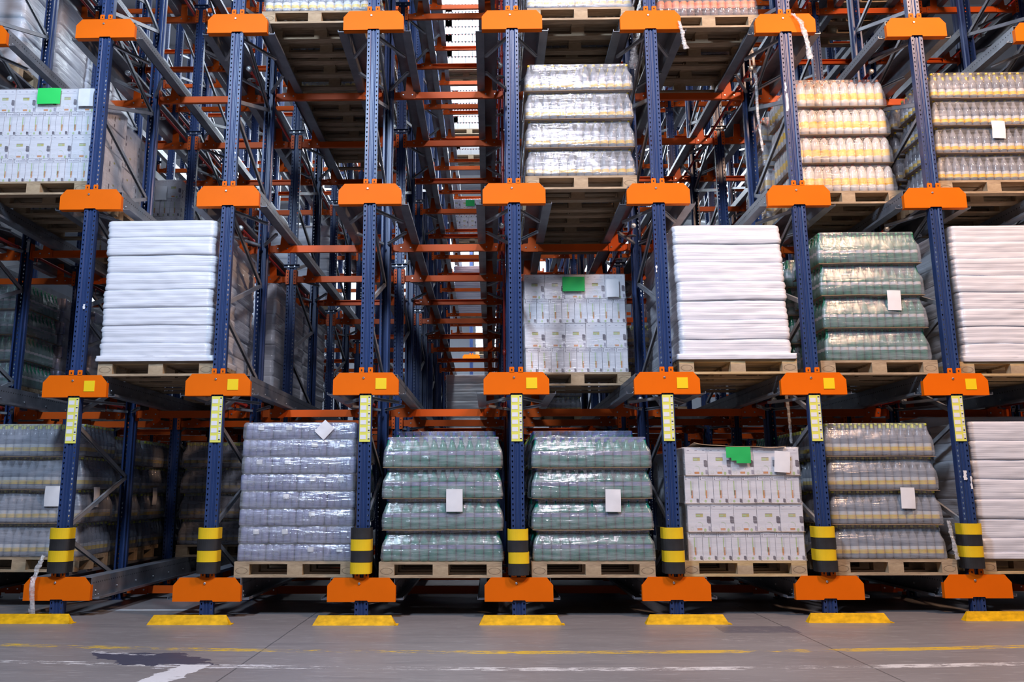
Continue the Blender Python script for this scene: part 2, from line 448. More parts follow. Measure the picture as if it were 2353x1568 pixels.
# ------------------------------------------------------------------ rack grid
X = dict(zip(range(-1, 10), (-7.25, -5.80, -4.3542, -2.9108, -1.46, 0.0, 1.4627, 2.911, 4.3458, 5.79, 7.23)))  # post lines; 1 to 7 stand full in the photo
Y = dict(zip(range(-1, 10), (0.30, 0.19, 0.083, 0.011, -0.016, 0.004, 0.047, 0.148, 0.266, 0.40, 0.56)))          # the front row bows a little
Z = [0.256, 2.175, 4.105, 6.026, 7.95, 9.87]                                  # end plate centres
RT = [z + 0.1 for z in Z]                                                    # rail tops
BY = [1.52 + 1.5366 * n for n in range(12)]                                  # cross bars
FRY = [(0.012, 1.41), (3.02, 4.53), (6.09, 7.61), (9.17, 10.68), (12.24, 13.75), (15.31, 16.82)]  # frames: front and rear post
LINEW = dict(zip(range(-1, 10), ('post line beyond left edge', 'cut-off post line at left edge', 'first post line', 'second post line', 'third post line', 'fourth post line',
                                 'fifth post line', 'sixth post line', 'seventh post line', 'cut-off post line at right edge', 'post line beyond right edge')))
LEV = ['floor level', 'second level', 'third level', 'fourth level', 'fifth level', 'sixth level']
BAY = dict(zip(range(-1, 9), ('bay beyond left edge', 'bay at left edge', 'bay one', 'bay two', 'bay three', 'bay four', 'bay five', 'bay six', 'bay at right edge', 'bay beyond right edge')))
ORD = ['first', 'second', 'third', 'fourth', 'fifth', 'sixth', 'seventh', 'eighth', 'ninth', 'tenth', 'eleventh', 'twelfth']


def post_mesh(h=11.7):
    b = MB()
    n = int(h / .05)

    def cell(x0, x1, z0, z1):
        cx, cz = (x0 + x1) / 2, (z0 + z1) / 2
        H = [(cx - .0065, cz + .011), (cx + .0065, cz + .011), (cx + .0065, cz + .001), (cx, cz - .013), (cx - .0065, cz + .001)]
        H = [(a, 0, c) for a, c in H]
        TL, TR, BR, BL = (x0, 0, z1), (x1, 0, z1), (x1, 0, z0), (x0, 0, z0)
        b.poly([TL, H[0], H[1], TR])
        b.poly([TR, H[1], H[2], H[3], BR])
        b.poly([TL, BL, H[3], H[4], H[0]])
        b.poly([BL, BR, H[3]])
    for i in range(n):
        cell(-.0625, -.030, i * .05, i * .05 + .05)
        cell(.030, .0625, i * .05, i * .05 + .05)
    H = n * .05

    def strip(p, q):
        b.poly([(p[0], p[1], 0), (q[0], q[1], 0), (q[0], q[1], H), (p[0], p[1], H)])
    for s in (-1, 1):
        pts = [(.030, 0), (.024, .004), (.019, .013), (.010, .013), (.006, .006)]
        for p, q in zip(pts, pts[1:]):
            strip((s * p[0], p[1]), (s * q[0], q[1]))
        strip((s * .0625, 0), (s * .0625, .045))
        strip((s * .0625, .045), (s * .050, .055))
        strip((s * .050, .055), (s * .050, .10))
        strip((s * .050, .10), (s * .030, .10))
    strip((-.006, .006), (.006, .006))
    return b.mesh('post', BLUE)


def brace_mesh(dy, dz):
    b = MB()
    b.bar((0, 0, 0), (0, dy, dz), .030, .042)
    return b.mesh('brace', ZINCL)


def stay_mesh(dx, dy):
    b = MB()
    b.bar((0, 0, 0), (dx, dy, 0), .028, .03, up=(0, 0, 1))
    return b.mesh('stay', ZINCL)


def base_mesh():
    b = MB()
    b.box(-.075, .075, -.02, .13, 0, .008)
    b.lathe([(.010, .008), (.010, .022)], 8, (.0, -.008, 0))
    return b.mesh('base_plate', BLUED)


def spacer_mesh():
    b = MB()
    b.box(-.105, .105, -.012, -.004, -.022, .022)
    b.box(-.105, .105, -.04, -.012, .016, .022)
    for s in (-1, 1):
        b.lathe([(.011, -.020), (.011, -.012)], 8, (s * .04, 0, -.002), 1, 'y')
    return b.mesh('spacer', [BLUED, BOLT])


def strip_mesh():
    b = MB()
    b.box(-.053, .053, -.004, 0, 0, .445)
    for k in range(6):
        z = .395 - k * .0705
        for j in range(5):
            b.box(.026, .048, -.0055, -.004, z - .022 + j * .0118, z - .013 + j * .0118, 1)
        zz = z - .020 + (5 - k) * .0095
        b.box(.029, .046, -.0065, -.0055, zz, zz + .010, 2)
    return b.mesh('label_strip', [LEMON, PAPER, INK])


def card_mesh(wd, h):
    b = MB()
    b.box(-wd / 2, wd / 2, -.0015, 0, -h / 2, h / 2)
    return b.mesh('card', PAPER)


def scrap_mesh(seed, wd, h):
    """torn paper remnant stuck to a post"""
    r = random.Random(seed)
    L = [(-wd / 2 + r.uniform(-.006, .006), -h / 2 + h * k / 6) for k in range(7)]
    Rr = [(wd / 2 + r.uniform(-.008, .006), -h / 2 + h * k / 6) for k in range(7)]
    b = MB()
    b.prism(L + Rr[::-1], -.0015, 0, 'y')
    return b.mesh('paper_scrap', PAPER)


FRONT_NODES = (.75, 1.09)  # lowest node on the front post, node pitch


def upright(i, k):
    key = 'u%d.%d' % (i, k)
    if key in SKIP:
        return
    y0, y1 = FRY[k]
    if k == 0:
        y0 += Y[i]
        y1 += Y[i]
    words = ('blue perforated upright frame at the aisle, ' + LINEW[i]) if k == 0 else \
        ('blue perforated upright frame, %s back from the aisle, %s' % (ORD[k], LINEW[i]))
    t = thing('upright_frame', words, 'rack upright', (X[i], y0, 0), 0, 'blue rack uprights', key)
    pm = cached('post', post_mesh)
    part('front_post', pm, t)
    part('rear_post', pm, t, (0, y1 - y0 + .10, 0), (0, 0, PI))
    part('base_plate', cached('base', base_mesh), t)
    part('base_plate', cached('base', base_mesh), t, (0, y1 - y0, 0))
    d = y1 - y0 - .06
    z, p = FRONT_NODES
    dn = cached(('br', round(d, 2), 0), lambda: brace_mesh(d, -p / 2 + .05))
    up = cached(('br', round(d, 2), 1), lambda: brace_mesh(d, p / 2 - .05))
    top = 7.6 if k == 0 else 11.0
    while z < top:
        part('diagonal_brace', dn, t, (0, .08, z - .03), label='grey diagonal brace')
        part('diagonal_brace', up, t, (0, .08, z + .07), label='grey diagonal brace')
        z += p
    for l in range(6):
        zz = Z[l] - .13
        if k == 0 and l > 3 or k > 2:
            continue
        for s in (-1, 1):
            part('rail_stay', cached(('st', s, 1), lambda: stay_mesh(s * .25, .46)), t, (s * .03, .09, zz), label='grey rail stay')
            part('rail_stay', cached(('st', s, -1), lambda: stay_mesh(s * .25, -.46)), t, (s * .03, y1 - y0, zz), label='grey rail stay')
    if k > 0:
        for l in range(1, 6):
            part('spacer_plate', cached('spacer', spacer_mesh), t, (0, 0, Z[l] + .02))
    if k == 0 and 1 <= i <= 7:
        s = part('location_label_strip', cached('strip', strip_mesh), t, (0, -.002, 1.617), label='lemon yellow label strip with white cards and barcodes')
        for c in range(6):
            part('location_card', cached('loccard', lambda: card_mesh(.056, .041)), s, (-.018, -.004, .397 - c * .0705), label='small white card')
        for (ii, sx, zz, wd, h) in ((6, -.045, 5.30, .018, .10), (6, -.040, 5.13, .022, .20), (7, .0, 1.29, .035, .09), (7, .052, 1.22, .016, .12),
                                    (1, .02, 2.98, .02, .05), (5, -.05, 3.32, .012, .07)):
            if ii == i:
                part('paper_scrap', scrap_mesh(int(zz * 100), wd, h), t, (sx, -.001, zz), label='torn white paper scrap')


for k in range(6):
    for i in range(-1, 10):
        upright(i, k)


# ------------------------------------------------------------------ end plates on the aisle face
def plate_mesh():
    b = MB()
    W_, H_ = .318, .108
    out = [(-W_, -H_), (-.062, -H_), (-.056, -H_ + .012), (.056, -H_ + .012), (.062, -H_), (W_, -H_), (W_, H_ - .070), (W_ - .060, H_), (-W_ + .060, H_), (-W_, H_ - .070)]
    b.prism(out, -.004, 0, 'y')
    for s in (-1, 1):                                                    # folded bottom lips either side of the post
        a, c = (s * .066, s * W_) if s > 0 else (s * W_, s * .066)
        b.box(a, c, 0, .075, -H_, -H_ + .004)
        b.box(*sorted((s * .10, s * (W_ - .063))), 0, .005, H_ - .004, H_)
        b.box(*sorted((s * (W_ - .004), s * W_)), 0, .05, -H_, H_ - .074)
    return b.mesh('plate', ORANGE)


def tab_mesh():
    b = MB()
    b.prism([(-.024, 0), (.024, 0), (.024, .050), (.019, .056), (-.019, .056), (-.024, .050)], -.006, -.002, 'y')
    b.box(-.006, .006, -.0068, -.006, .016, .036, 1)
    b.box(-.024, -.020, -.002, .008, 0, .045)
    return b.mesh('tab', [ORANGE, DARK])


def bolt_mesh():
    b = MB()
    b.lathe([(.009, -.012), (.012, -.009), (.012, -.003)], 8, (0, 0, 0), 0, 'y')
    return b.mesh('bolt', BOLT)


def marker_mesh():
    b = MB()
    b.prism([(-.053, -.053), (.053, -.053), (.053, .053), (-.053, .053)], -.008, -.004, 'y')
    return b.mesh('marker', YPL)


for l in range(5):
    for i in range(-1, 10):
        key = 'p%d.%d' % (i, l)
        if key in SKIP:
            continue
        lab = 'orange chamfered end plate, %s, %s' % (LEV[l], LINEW[i])
        if l == 1:
            lab = 'orange end plate with yellow square marker, %s, %s' % (LEV[l], LINEW[i])
        t = thing('end_plate', lab, 'rack bracket', (X[i], Y[i], Z[l]), 0, 'orange end plates on the aisle face', key)
        part('plate', cached('plate', plate_mesh), t)
        for s in (-1, 1):
            part('hook_tab', cached('tab', tab_mesh), t, (s * .043, .002, .104))
        part('bolt', cached('bolt', bolt_mesh), t, (-.022, 0, .055), label='shiny bolt head')
        if l == 1:
            part('marker', cached('marker', marker_mesh), t, (.148, 0, .0), label='yellow square marker plate')


# ------------------------------------------------------------------ pallet rails
RL = 18.4


def rail_mesh(s):
    """s=+1: rail to the right of a post line, its bay on the right"""
    b = MB()
    T = .004

    def bx(x0, x1, z0, z1, y0=0, y1=RL, mi=0):
        b.box(*sorted((s * x0, s * x1)), y0, y1, z0, z1, mi)
    bx(.150, .300, .094, .098)
    bx(.150, .154, .070, .094)
    bx(.296, .300, -.098, .094)
    bx(.300, .385, -.098, -.094)
    bx(.381, .385, -.094, -.074)
    for j in range(70):
        y = .05 + j * .05
        for z in (.045,):
            b.box(*sorted((s * .3002, s * .3008)), y - .006, y + .006, z - .006, z + .006, 1)
    for j in range(36):
        y = .10 + j * .5
        b.lathe([(.008, s * .300), (.010, s * .304), (.006, s * .310)], 6, (0, y, -.03), 2, 'x')
    for j in range(3):
        b.lathe([(.007, s * .300), (.006, s * .308)], 6, (0, .04 + j * .06, -.07), 2, 'x')
    return b.mesh('rail', [ZINC, DARK, BOLT])


for l in range(6):
    for i in range(-1, 10):
        for s in (-1, 1):
            key = 'r%d.%d.%d' % (i, l, s)
            if key in SKIP:
                continue
            o = part('pallet_rail', cached(('rail', s), lambda: rail_mesh(s)), None, (X[i], Y[i] + .056, Z[l]))
            tag(o, 'grey perforated pallet rail, %s, %s side of %s' % (LEV[l], 'left' if s < 0 else 'right', LINEW[i]),
                'pallet rail', 'grey pallet rails', key)


# ------------------------------------------------------------------ cross beams
def beam_mesh(L, typ):
    b = MB()
    h = .040
    if typ == 'box':
        b.box(0, L, -.025, .025, -h, h)
    else:
        b.box(0, L, .015, .025, -h, h)
        b.box(0, L, -.025, .025, h - .012, h)
        b.box(0, L, -.025, .025, -h, -h + .012)
    return b.mesh('beam', BEAM)


def conn_mesh(s, front):
    b = MB()
    if front:
        b.box(*sorted((0, -s * .038)), -.064, -.058, -.075, .12)
        for j in range(4):
            b.box(*sorted((-s * .013, -s * .025)), -.0648, -.064, -.055 + j * .045, -.040 + j * .045, 1)
    b.box(*sorted((0, s * .005)), -.064, .03, -.075, .12)
    return b.mesh('connector', [BEAM, DARK])


def gusset_mesh(s):
    b = MB()
    b.prism([(s * .03, -.05), (s * .205, -.05), (s * .205, .042), (s * .175, .046), (s * .175, .235), (s * .10, .235), (s * .085, .05), (s * .03, .045)], -.034, -.029, 'y')
    b.box(*sorted((s * .175, s * .180)), -.034, .05, .04, .235)
    b.lathe([(.009, -.042), (.009, -.034)], 6, (s * .06, 0, 0), 1, 'y')
    b.lathe([(.009, -.042), (.009, -.034)], 6, (s * .17, 0, 0), 1, 'y')
    return b.mesh('rail_support', [BEAM, BOLT])


for l in range(6):
    for n in range(12):
        for c in range(-1, 9):
            key = 'b%d.%d.%d' % (c, l, n)
            if key in SKIP:
                continue
            x0, x1 = X[c] + .0675, X[c + 1] - .0675
            typ = 'box' if n == 0 or n % 2 else 'channel'
            t = thing('rack_crossbar', 'orange crossbar of %s under %s rails, %s back from the aisle' % (BAY[c], LEV[l].replace(' level', '-level'), ORD[n]),
                      'rack crossbar', (x0, BY[n] + (.5 * (Y[c] + Y[c + 1]) if n == 0 else 0), Z[l] - .155), 0, 'orange cross beams', key)
            L = x1 - x0
            part('beam_bar', cached(('beam', round(L, 3), typ), lambda: beam_mesh(L, typ)), t)
            fr = bool(n % 2)
            part('end_connector', cached(('conn', 1, fr), lambda: conn_mesh(1, fr)), t)
            part('end_connector', cached(('conn', -1, fr), lambda: conn_mesh(-1, fr)), t, (L, 0, 0))
            part('rail_support', cached(('gus', 1), lambda: gusset_mesh(1)), t, (.048, 0, 0))
            part('rail_support', cached(('gus', -1), lambda: gusset_mesh(-1)), t, (L - .048, 0, 0))


# ------------------------------------------------------------------ sprinkler pipes
def pipe_mesh(L, r=.017):
    b = MB()
    b.lathe([(r, 0), (r, L)], 10, axis='y')
    for j in range(int(L / 3)):
        b.lathe([(r * 1.5, .5 + 3 * j), (r * 1.5, .58 + 3 * j)], 10, axis='y')
    return b.mesh('pipe', RED)


def cap_mesh():
    b = MB()
    b.lathe([(.012, -.035), (.030, -.030), (.030, -.012), (.022, -.008), (.026, -.004), (.026, .02)], 12, axis='y')
    b.lathe([(.008, -.042), (.012, -.035)], 8, axis='y')
    return b.mesh('end_cap', principled('silver_cap_metal', (0.62, 0.65, 0.68), 0.35, metal=.6))


def head_mesh():
    b = MB()
    b.lathe([(.010, 0), (.010, -.06), (.006, -.08)], 8)
    return b.mesh('sprinkler_head', RED)


def shield_mesh():
    b = MB()
    b.lathe([(.006, -.055), (.05, -.062), (.052, -.066), (.006, -.066)], 14)
    return b.mesh('shield', principled('sprinkler_shield_metal', (0.35, 0.35, 0.34), 0.4, metal=.6))


for l in range(1, 6):
    for i in range(-1, 10):
        key = 's%d.%d' % (i, l)
        if key in SKIP:
            continue
        t = thing('sprinkler_pipe', 'red sprinkler pipe, silver end cap, %s, %s' % (LEV[l], LINEW[i]), 'sprinkler pipe',
                  (X[i] - .115, Y[i] + .92, Z[l] - .07), 0, 'red sprinkler pipes', key)
        part('pipe', cached('pipe', lambda: pipe_mesh(16.5)), t)
        part('end_cap', cached('cap', cap_mesh), t, label='silver end cap')
        for j in range(6):
            h = part('sprinkler_head', cached('head', head_mesh), t, (0, (.12, 1.2 - Y[i], 2.9 - Y[i], 4.5 - Y[i], 6.0 - Y[i], 7.6 - Y[i])[j], -.012))
            part('shield_disc', cached('shield', shield_mesh), h, (0, 0, 0), label='grey metal disc')

t = thing('riser_pipe', 'red vertical sprinkler riser just left of the fourth post line', 'sprinkler pipe', (-.072, 2.35, 0))
b = MB()
b.lathe([(.016, .8), (.016, 10.5)], 10)
for j in range(12):
    b.lathe([(.022, 1.2 + j * .8), (.022, 1.27 + j * .8)], 10)
part('pipe', b.mesh('riser', RED), t)
b = MB()
b.box(-.006, .09, -.006, .006, -.02, .02)
for l in range(1, 6):
    part('pipe_clamp', cached('clamp', lambda: b.mesh('clamp', BLUED)), t, (0, 0, Z[l] + .45))


# ------------------------------------------------------------------ guards at the post feet
def band_mesh(h):
    b = MB()
    o, n = [], 14
    for k in range(n + 1):
        a = PI * k / n
        o.append((-.097 * math.cos(a) if abs(math.cos(a)) < .999 else math.copysign(.097, -math.cos(a)), .0 - .062 * math.sin(a) ** .8))
    o = [(-.097, .105)] + o + [(.097, .105)]
    inn = [(x * .86, y * .80 if y < 0 else y) for x, y in o]
    for (p, q, pi, qi) in zip(o, o[1:], inn, inn[1:]):
        b.poly([(p[0], p[1], 0), (q[0], q[1], 0), (q[0], q[1], h), (p[0], p[1], h)], 0, True)
        b.poly([(pi[0], pi[1], h), (qi[0], qi[1], h), (qi[0], qi[1], 0), (pi[0], pi[1], 0)])
        b.poly([(p[0], p[1], h), (q[0], q[1], h), (qi[0], qi[1], h), (pi[0], pi[1], h)])
        b.poly([(p[0], p[1], 0), (pi[0], pi[1], 0), (qi[0], qi[1], 0), (q[0], q[1], 0)])
    for (p, pi) in ((o[0], inn[0]), (o[-1], inn[-1])):
        b.poly([(p[0], p[1], 0), (p[0], p[1], h), (pi[0], pi[1], h), (pi[0], pi[1], 0)])
    return b


def curb_mesh():
    b = MB()
    fr = [(-.365, 0, -.035), (.365, 0, -.035), (.33, 0, .075), (-.33, 0, .075)]
    P = [(-.365, -.03, 0), (.365, -.03, 0), (.322, .020, .078), (-.322, .020, .078), (-.365, .06, 0), (.365, .06, 0), (.322, .035, .078), (-.322, .035, .078)]
    for q in ((0, 1, 2, 3), (5, 4, 7, 6), (3, 2, 6, 7), (4, 0, 3, 7), (1, 5, 6, 2), (4, 5, 1, 0)):
        b.poly([P[k] for k in q])
    b.box(.35, .385, -.03, .06, 0, .006)
    return b.mesh('curb', GUARD)


for i in range(1, 8):
    t = thing('post_guard', 'yellow and black banded rubber guard on foot of %s' % LINEW[i], 'post guard',
              (X[i] + (-.01 if i != 4 else 0), Y[i], (.40, .40, .402, .40, .385, .395, .40, .42)[i]), 0, 'banded post guards')
    y4 = cached('ybands', lambda: band_mesh(.102).mesh('yellow_band', YEL))
    k4 = cached('kbands', lambda: band_mesh(.102).mesh('black_band', BLK))
    for k in range(4):
        yel = (k % 2 == 1) if i != 3 else (k % 2 == 0)
        part('yellow_band' if yel else 'black_band', y4 if yel else k4, t, (random.uniform(-.004, .004), 0, k * .1045))
    tag(part('floor_curb', cached('curb', curb_mesh), None, (X[i] + (.0 if i > 2 else -.02), Y[i] - .41, 0)),
        'scuffed yellow steel floor curb in front of %s' % LINEW[i], 'floor curb', 'yellow floor curbs')


# ------------------------------------------------------------------ pallets
PW, PD, PH = 1.155, .80, .144


def pallet_meshes(wood):
    r = random.Random(3)
    d = MB()
    y = 0
    for wd, g in ((.145, .041), (.10, .041), (.145, .042), (.10, .041), (.145, 0)):
        d.box(-PW / 2, PW / 2, y, y + wd, .122, .144)
        y += wd + g
    for x in (-PW / 2, -.0725, PW / 2 - .145):
        d.box(x, x + .145, 0, PD, .100, .122)
    bl = MB()
    bl.box(-.0725, .0725, 0, .10, 0, .078)
    n = 22
    for k in range(n):
        a0, a1 = 2 * PI * k / n, 2 * PI * (k + 1) / n
        pts = [(.058 * math.cos(a0), .030 * math.sin(a0)), (.058 * math.cos(a1), .030 * math.sin(a1)), (.054 * math.cos(a1), .027 * math.sin(a1)), (.054 * math.cos(a0), .027 * math.sin(a0))]
        bl.poly([(x, -.0006, .039 + z) for x, z in pts], 1)
    b2 = MB()
    b2.box(-.0725, .0725, 0, .10, 0, .078)
    bb = MB()
    bb.box(-PW / 2, PW / 2, 0, .10, 0, .022)
    return d.mesh('deck', wood), bl.mesh('stamped_block', [WOODB, STAMP]), b2.mesh('block', WOODB), bb.mesh('bottom_board', wood)


def pallet(x, y, z, label, fresh=False, key=None, stamps=True):
    if key in SKIP:
        return
    d, sb, pb, bb = cached(('pal', fresh), lambda: pallet_meshes(WOODN if fresh else WOOD))
    t = thing('wooden_pallet', label, 'pallet', (x, y, z), 0, 'wooden pallets in the rack', key)
    part('deck', d, t)
    for k, yy in enumerate((0, .35, .70)):
        part('bottom_board', bb, t, (0, yy, 0))
        for j, xx in enumerate((-PW / 2 + .0725, 0, PW / 2 - .0725)):
            part('block', sb if stamps and k == 0 and j != 1 else pb, t, (xx, yy, .022))


# ------------------------------------------------------------------ wrapped loads
def ring(W, D, rad, nw, nd):
    pts = []
    x0, y0 = W / 2, D / 2

    def side(a, b_, n):
        for k in range(n):
            t_ = k / n
            pts.append((a[0] + (b_[0] - a[0]) * t_, a[1] + (b_[1] - a[1]) * t_))

    def corner(cx, cy, a0):
        for k in range(4):
            a = a0 + PI / 2 * k / 4
            pts.append((cx + rad * math.cos(a), cy + rad * math.sin(a)))
    side((-x0 + rad, -y0), (x0 - rad, -y0), nw)
    corner(x0 - rad, -y0 + rad, -PI / 2)
    side((x0, -y0 + rad), (x0, y0 - rad), nd)
    corner(x0 - rad, y0 - rad, 0)
    side((x0 - rad, y0), (-x0 + rad, y0), nw)
    corner(-x0 + rad, y0 - rad, PI / 2)
    side((-x0, y0 - rad), (-x0, -y0 + rad), nd)
    corner(-x0 + rad, -y0 + rad, PI)
    return pts


def shell(W, D, H, layers, prof, seed, amp, mat, lean=0.0, nw=40, nd=16, rad=.03, fs=(3, 3, 14), jig=0.0, capin=.03, scallop=0, sc_amp=0.0, closed=True, zwob=0.0):
    """wrapped outside of a load; prof: (fraction of a layer's height, inset) pairs"""
    b = MB()
    r = random.Random(seed)
    hl = H / layers
    rows = []
    for li in range(layers):
        jx, jy = r.uniform(-jig, jig), r.uniform(-jig, jig)
        for t_, ins in prof:
            rows.append((li * hl + t_ * hl, ins, jx, jy))
    rows.append((H, prof[0][1] + capin, rows[-1][2], rows[-1][3]))
    n = None
    for z, ins, jx, jy in rows:
        base = ring(W - 2 * ins, D - 2 * ins, rad, nw, nd)
        n = len(base)
        for x, y in base:
            d = amp * noise.noise(Vector((x * fs[0] + seed * 3.1, y * fs[1], z * fs[2])))
            d += amp * .5 * noise.noise(Vector((x * fs[0] * 4 + seed, y * fs[1] * 4, z * fs[2] * 2.5)))
            if scallop:
                d += sc_amp * (abs(math.sin(PI * (x / W + .5) * scallop)) - .5)
            k = 1 + d / max(.2, math.hypot(x, y)) if True else 1
            zz = z + (zwob * noise.noise(Vector((x * 1.8 + seed, y * 1.8, z * 4))) * min(1.0, z / .1, (H - z) / .03 + .3) if zwob else 0)
            b.v.append((x * k + jx + lean * z / H, y * k + jy, zz))
    m_ = len(rows)
    for i in range(m_ - 1):
        for k in range(n):
            k2 = (k + 1) % n
            b.f.append((i * n + k, i * n + k2, (i + 1) * n + k2, (i + 1) * n + k))
            b.m.append(0)
            b.s.append(True)
    if closed:
        b.f.append(tuple((m_ - 1) * n + k for k in range(n)))
        b.m.append(0)
        b.s.append(False)
    return b.mesh('film', mat)


def sheet_mesh(wd, h, seed, mat, fold=None, rough=.004):
    """a stuck sheet of paper, slightly curled, facing the aisle"""
    b = MB()
    nx, nz = 5, 6
    for j in range(nz + 1):
        for i_ in range(nx + 1):
            u_, v_ = i_ / nx - .5, j / nz - .5
            d = rough * noise.noise(Vector((u_ * 3 + seed, v_ * 3, seed))) - .006 * (abs(u_) * 2) ** 3 * abs(v_) * 2
            b.v.append((u_ * wd, -d - .004, v_ * h))
    N = nx + 1
    for j in range(nz):
        for i_ in range(nx):
            if fold and j < fold and i_ < fold - j:
                continue
            b.f.append((j * N + i_, j * N + i_ + 1, (j + 1) * N + i_ + 1, (j + 1) * N + i_))
            b.m.append(0)
            b.s.append(True)
    return b.mesh('sheet', mat)


def add_sheet(t, name, x, z, wd, h, mat, y=0.0, rot=0.0, seed=1, fold=None, label=None, rz=0.0):
    return part(name, sheet_mesh(wd, h, seed, mat, fold), t, (x, y, z), (0, rot, rz), label=label)


def bottle_meshes(kind, r, h):
    body, l1, l2, cap, za, zb = KIND[kind]
    b = MB()
    if kind == 'juice':
        b.lathe([(r * .75, 0), (r * .97, .03 * h), (r * .99, za * h), (r * .96, (za + zb) / 2 * h), (r * .99, zb * h), (r, .60 * h), (r * .98, .70 * h), (r * .86, .80 * h), (r * .58, .88 * h), (r * .34, .93 * h)], 12)
    else:
        b.lathe([(r * .75, 0), (r * .97, .03 * h), (r * .98, za * h), (r * .95, (za + zb) / 2 * h), (r * .98, zb * h), (r, .53 * h), (r * .94, .60 * h), (r * .68, .71 * h), (r * .42, .82 * h), (r * .32, .93 * h)], 12)
    lb = MB()
    zm = za + (zb - za) * (.55 if kind in ('lemon', 'soda') else .5)
    lb.lathe([(r * 1.0, za * h), (r * 1.005, zm * h), (r * 1.0, zb * h)], 12, mis=[1, 0])
    lb.f = lb.f[:-2]
    lb.m = lb.m[:-2]
    lb.s = lb.s[:-2]
    cp = MB()
    cp.lathe([(r * .36, .925 * h), (r * .36, .985 * h), (r * .30, h)], 10)
    one = MB()
    one.lathe([(r * .75, 0), (r * .97, .03 * h), (r * .98, za * h), (r, zm * h), (r * .98, zb * h), (r, .55 * h), (r * .96, .64 * h), (r * .72, .76 * h), (r * .36, .9 * h), (r * .36, h)], 8,
              mis=[0, 0, 2, 1, 0, 0, 0, 0, 3])
    one.m[-1] = 3
    one.m[-2] = 0
    return b.mesh('bottle', body), lb.mesh('label', [l1, l2]), cp.mesh('cap', cap), one.mesh('bottle', [body, l1, l2, cap])


def inner_mesh(kind, cells, r, h):
    body, l1, l2, cap, za, zb = KIND[kind]
    b = MB()
    for (x, y, z) in cells:
        b.lathe([(r * .9, 0), (r, za * h), (r, zb * h), (r, .6 * h), (r * .4, .88 * h), (r * .36, h)], 6, (x, y, z), mis=[0, 1, 0, 0, 2])
    return b.mesh('inner', [INNER_SHADED[kind], l2, cap])


BPROF = [(0, .006), (.04, -.006), (.12, -.008), (.30, -.006), (.48, -.002), (.57, .004), (.65, .014), (.73, .025), (.82, .034), (.91, .038), (.97, .034)]


def load_bottles(x, y, z, W, H, label, kind, nx=13, layers=4, side=0, fine=True, film=None, lean=0.0, seed=1, key=None, show=None, D=.80, card=True, cat='wrapped load', front=True, paper=(), sidepaper=False):
    if key in SKIP:
        return None
    t = thing('bottle_load', label, cat, (x, y, z), 0, 'film wrapped bottle loads', key)
    hl = H / layers
    hb = hl - .008
    r = W / nx / 2 * .985
    ny = 8
    dy = D / ny
    mb, ml, mc, mo = cached(('bot', kind, round(r, 4), round(hb, 3)), lambda: bottle_meshes(kind, r, hb))
    rest = []
    lay = range(layers if show is None else show)
    for li in range(layers):
        lx = lean * (li + .5) / layers
        for j in range(ny):
            for i_ in range(nx):
                px = -W / 2 + (i_ + .5) * W / nx + lx
                py = (j + .5) * dy
                vis = (front and j == 0) or (side < 0 and i_ == 0) or (side > 0 and i_ == nx - 1)
                if vis and li in lay:
                    if fine:
                        o = part('bottle', mb, t, (px, py, li * hl + .004), (0, 0, random.uniform(0, 6)))
                        part('bottle_label', ml, o)
                        part('bottle_cap', mc, o)
                    else:
                        part('bottle', mo, t, (px, py, li * hl + .004))
                elif j < 3 or i_ in (0, 1, nx - 2, nx - 1) or not front:
                    rest.append((px, py, li * hl + .004))
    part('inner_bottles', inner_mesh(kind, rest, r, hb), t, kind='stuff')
    if card:
        for li in range(1, layers):
            part('layer_sheet', cached(('lay', round(W, 2), D, seed % 3), lambda: wavy_sheet(W, D, seed)), t, (lean * li / layers, 0, li * hl - .003), label='thin brown layer sheet')
    part('stretch_film', shell(W + .012, D + .012, H, layers, BPROF, seed, .008, film or FILM, lean, jig=.004), t, (0, D / 2, 0), label='clear stretch film')
    if sidepaper:
        add_sheet(t, 'paper_sheet', W / 2 + .03, .60, .15, .21, PAPER, .30, 0, seed, label='white paper sheet on side', rz=PI / 2)
    for (sx, sz, wd, h, rot) in paper:
        add_sheet(t, 'paper_sheet', sx, sz, wd, h, PAPER, -.022, rot, seed, label='white paper sheet')
    return t


def wavy_sheet(W, D, seed):
    b = MB()
    n = 24
    top, bot = [], []
    for k in range(n + 1):
        xx = -W / 2 - .006 + (W + .012) * k / n
        zz = .006 * noise.noise(Vector((xx * 2.2, seed, .3))) + .003 * noise.noise(Vector((xx * 7, seed, 1.3)))
        top.append((xx, zz + .003))
        bot.append((xx, zz))
    for k in range(n):
        a, c, d, e = top[k], top[k + 1], bot[k + 1], bot[k]
        y0, y1 = -.010, D + .008
        b.poly([(a[0], y0, a[1]), (e[0], y0, e[1]), (d[0], y0, d[1]), (c[0], y0, c[1])])
        b.poly([(a[0], y0, a[1]), (c[0], y0, c[1]), (c[0], y1, c[1]), (a[0], y1, a[1])])
        b.poly([(e[0], y0, e[1]), (e[0], y1, e[1]), (d[0], y1, d[1]), (d[0], y0, d[1])])
        b.poly([(a[0], y1, a[1]), (c[0], y1, c[1]), (d[0], y1, d[1]), (e[0], y1, e[1])])
    return b.mesh('layer_sheet', CARD)


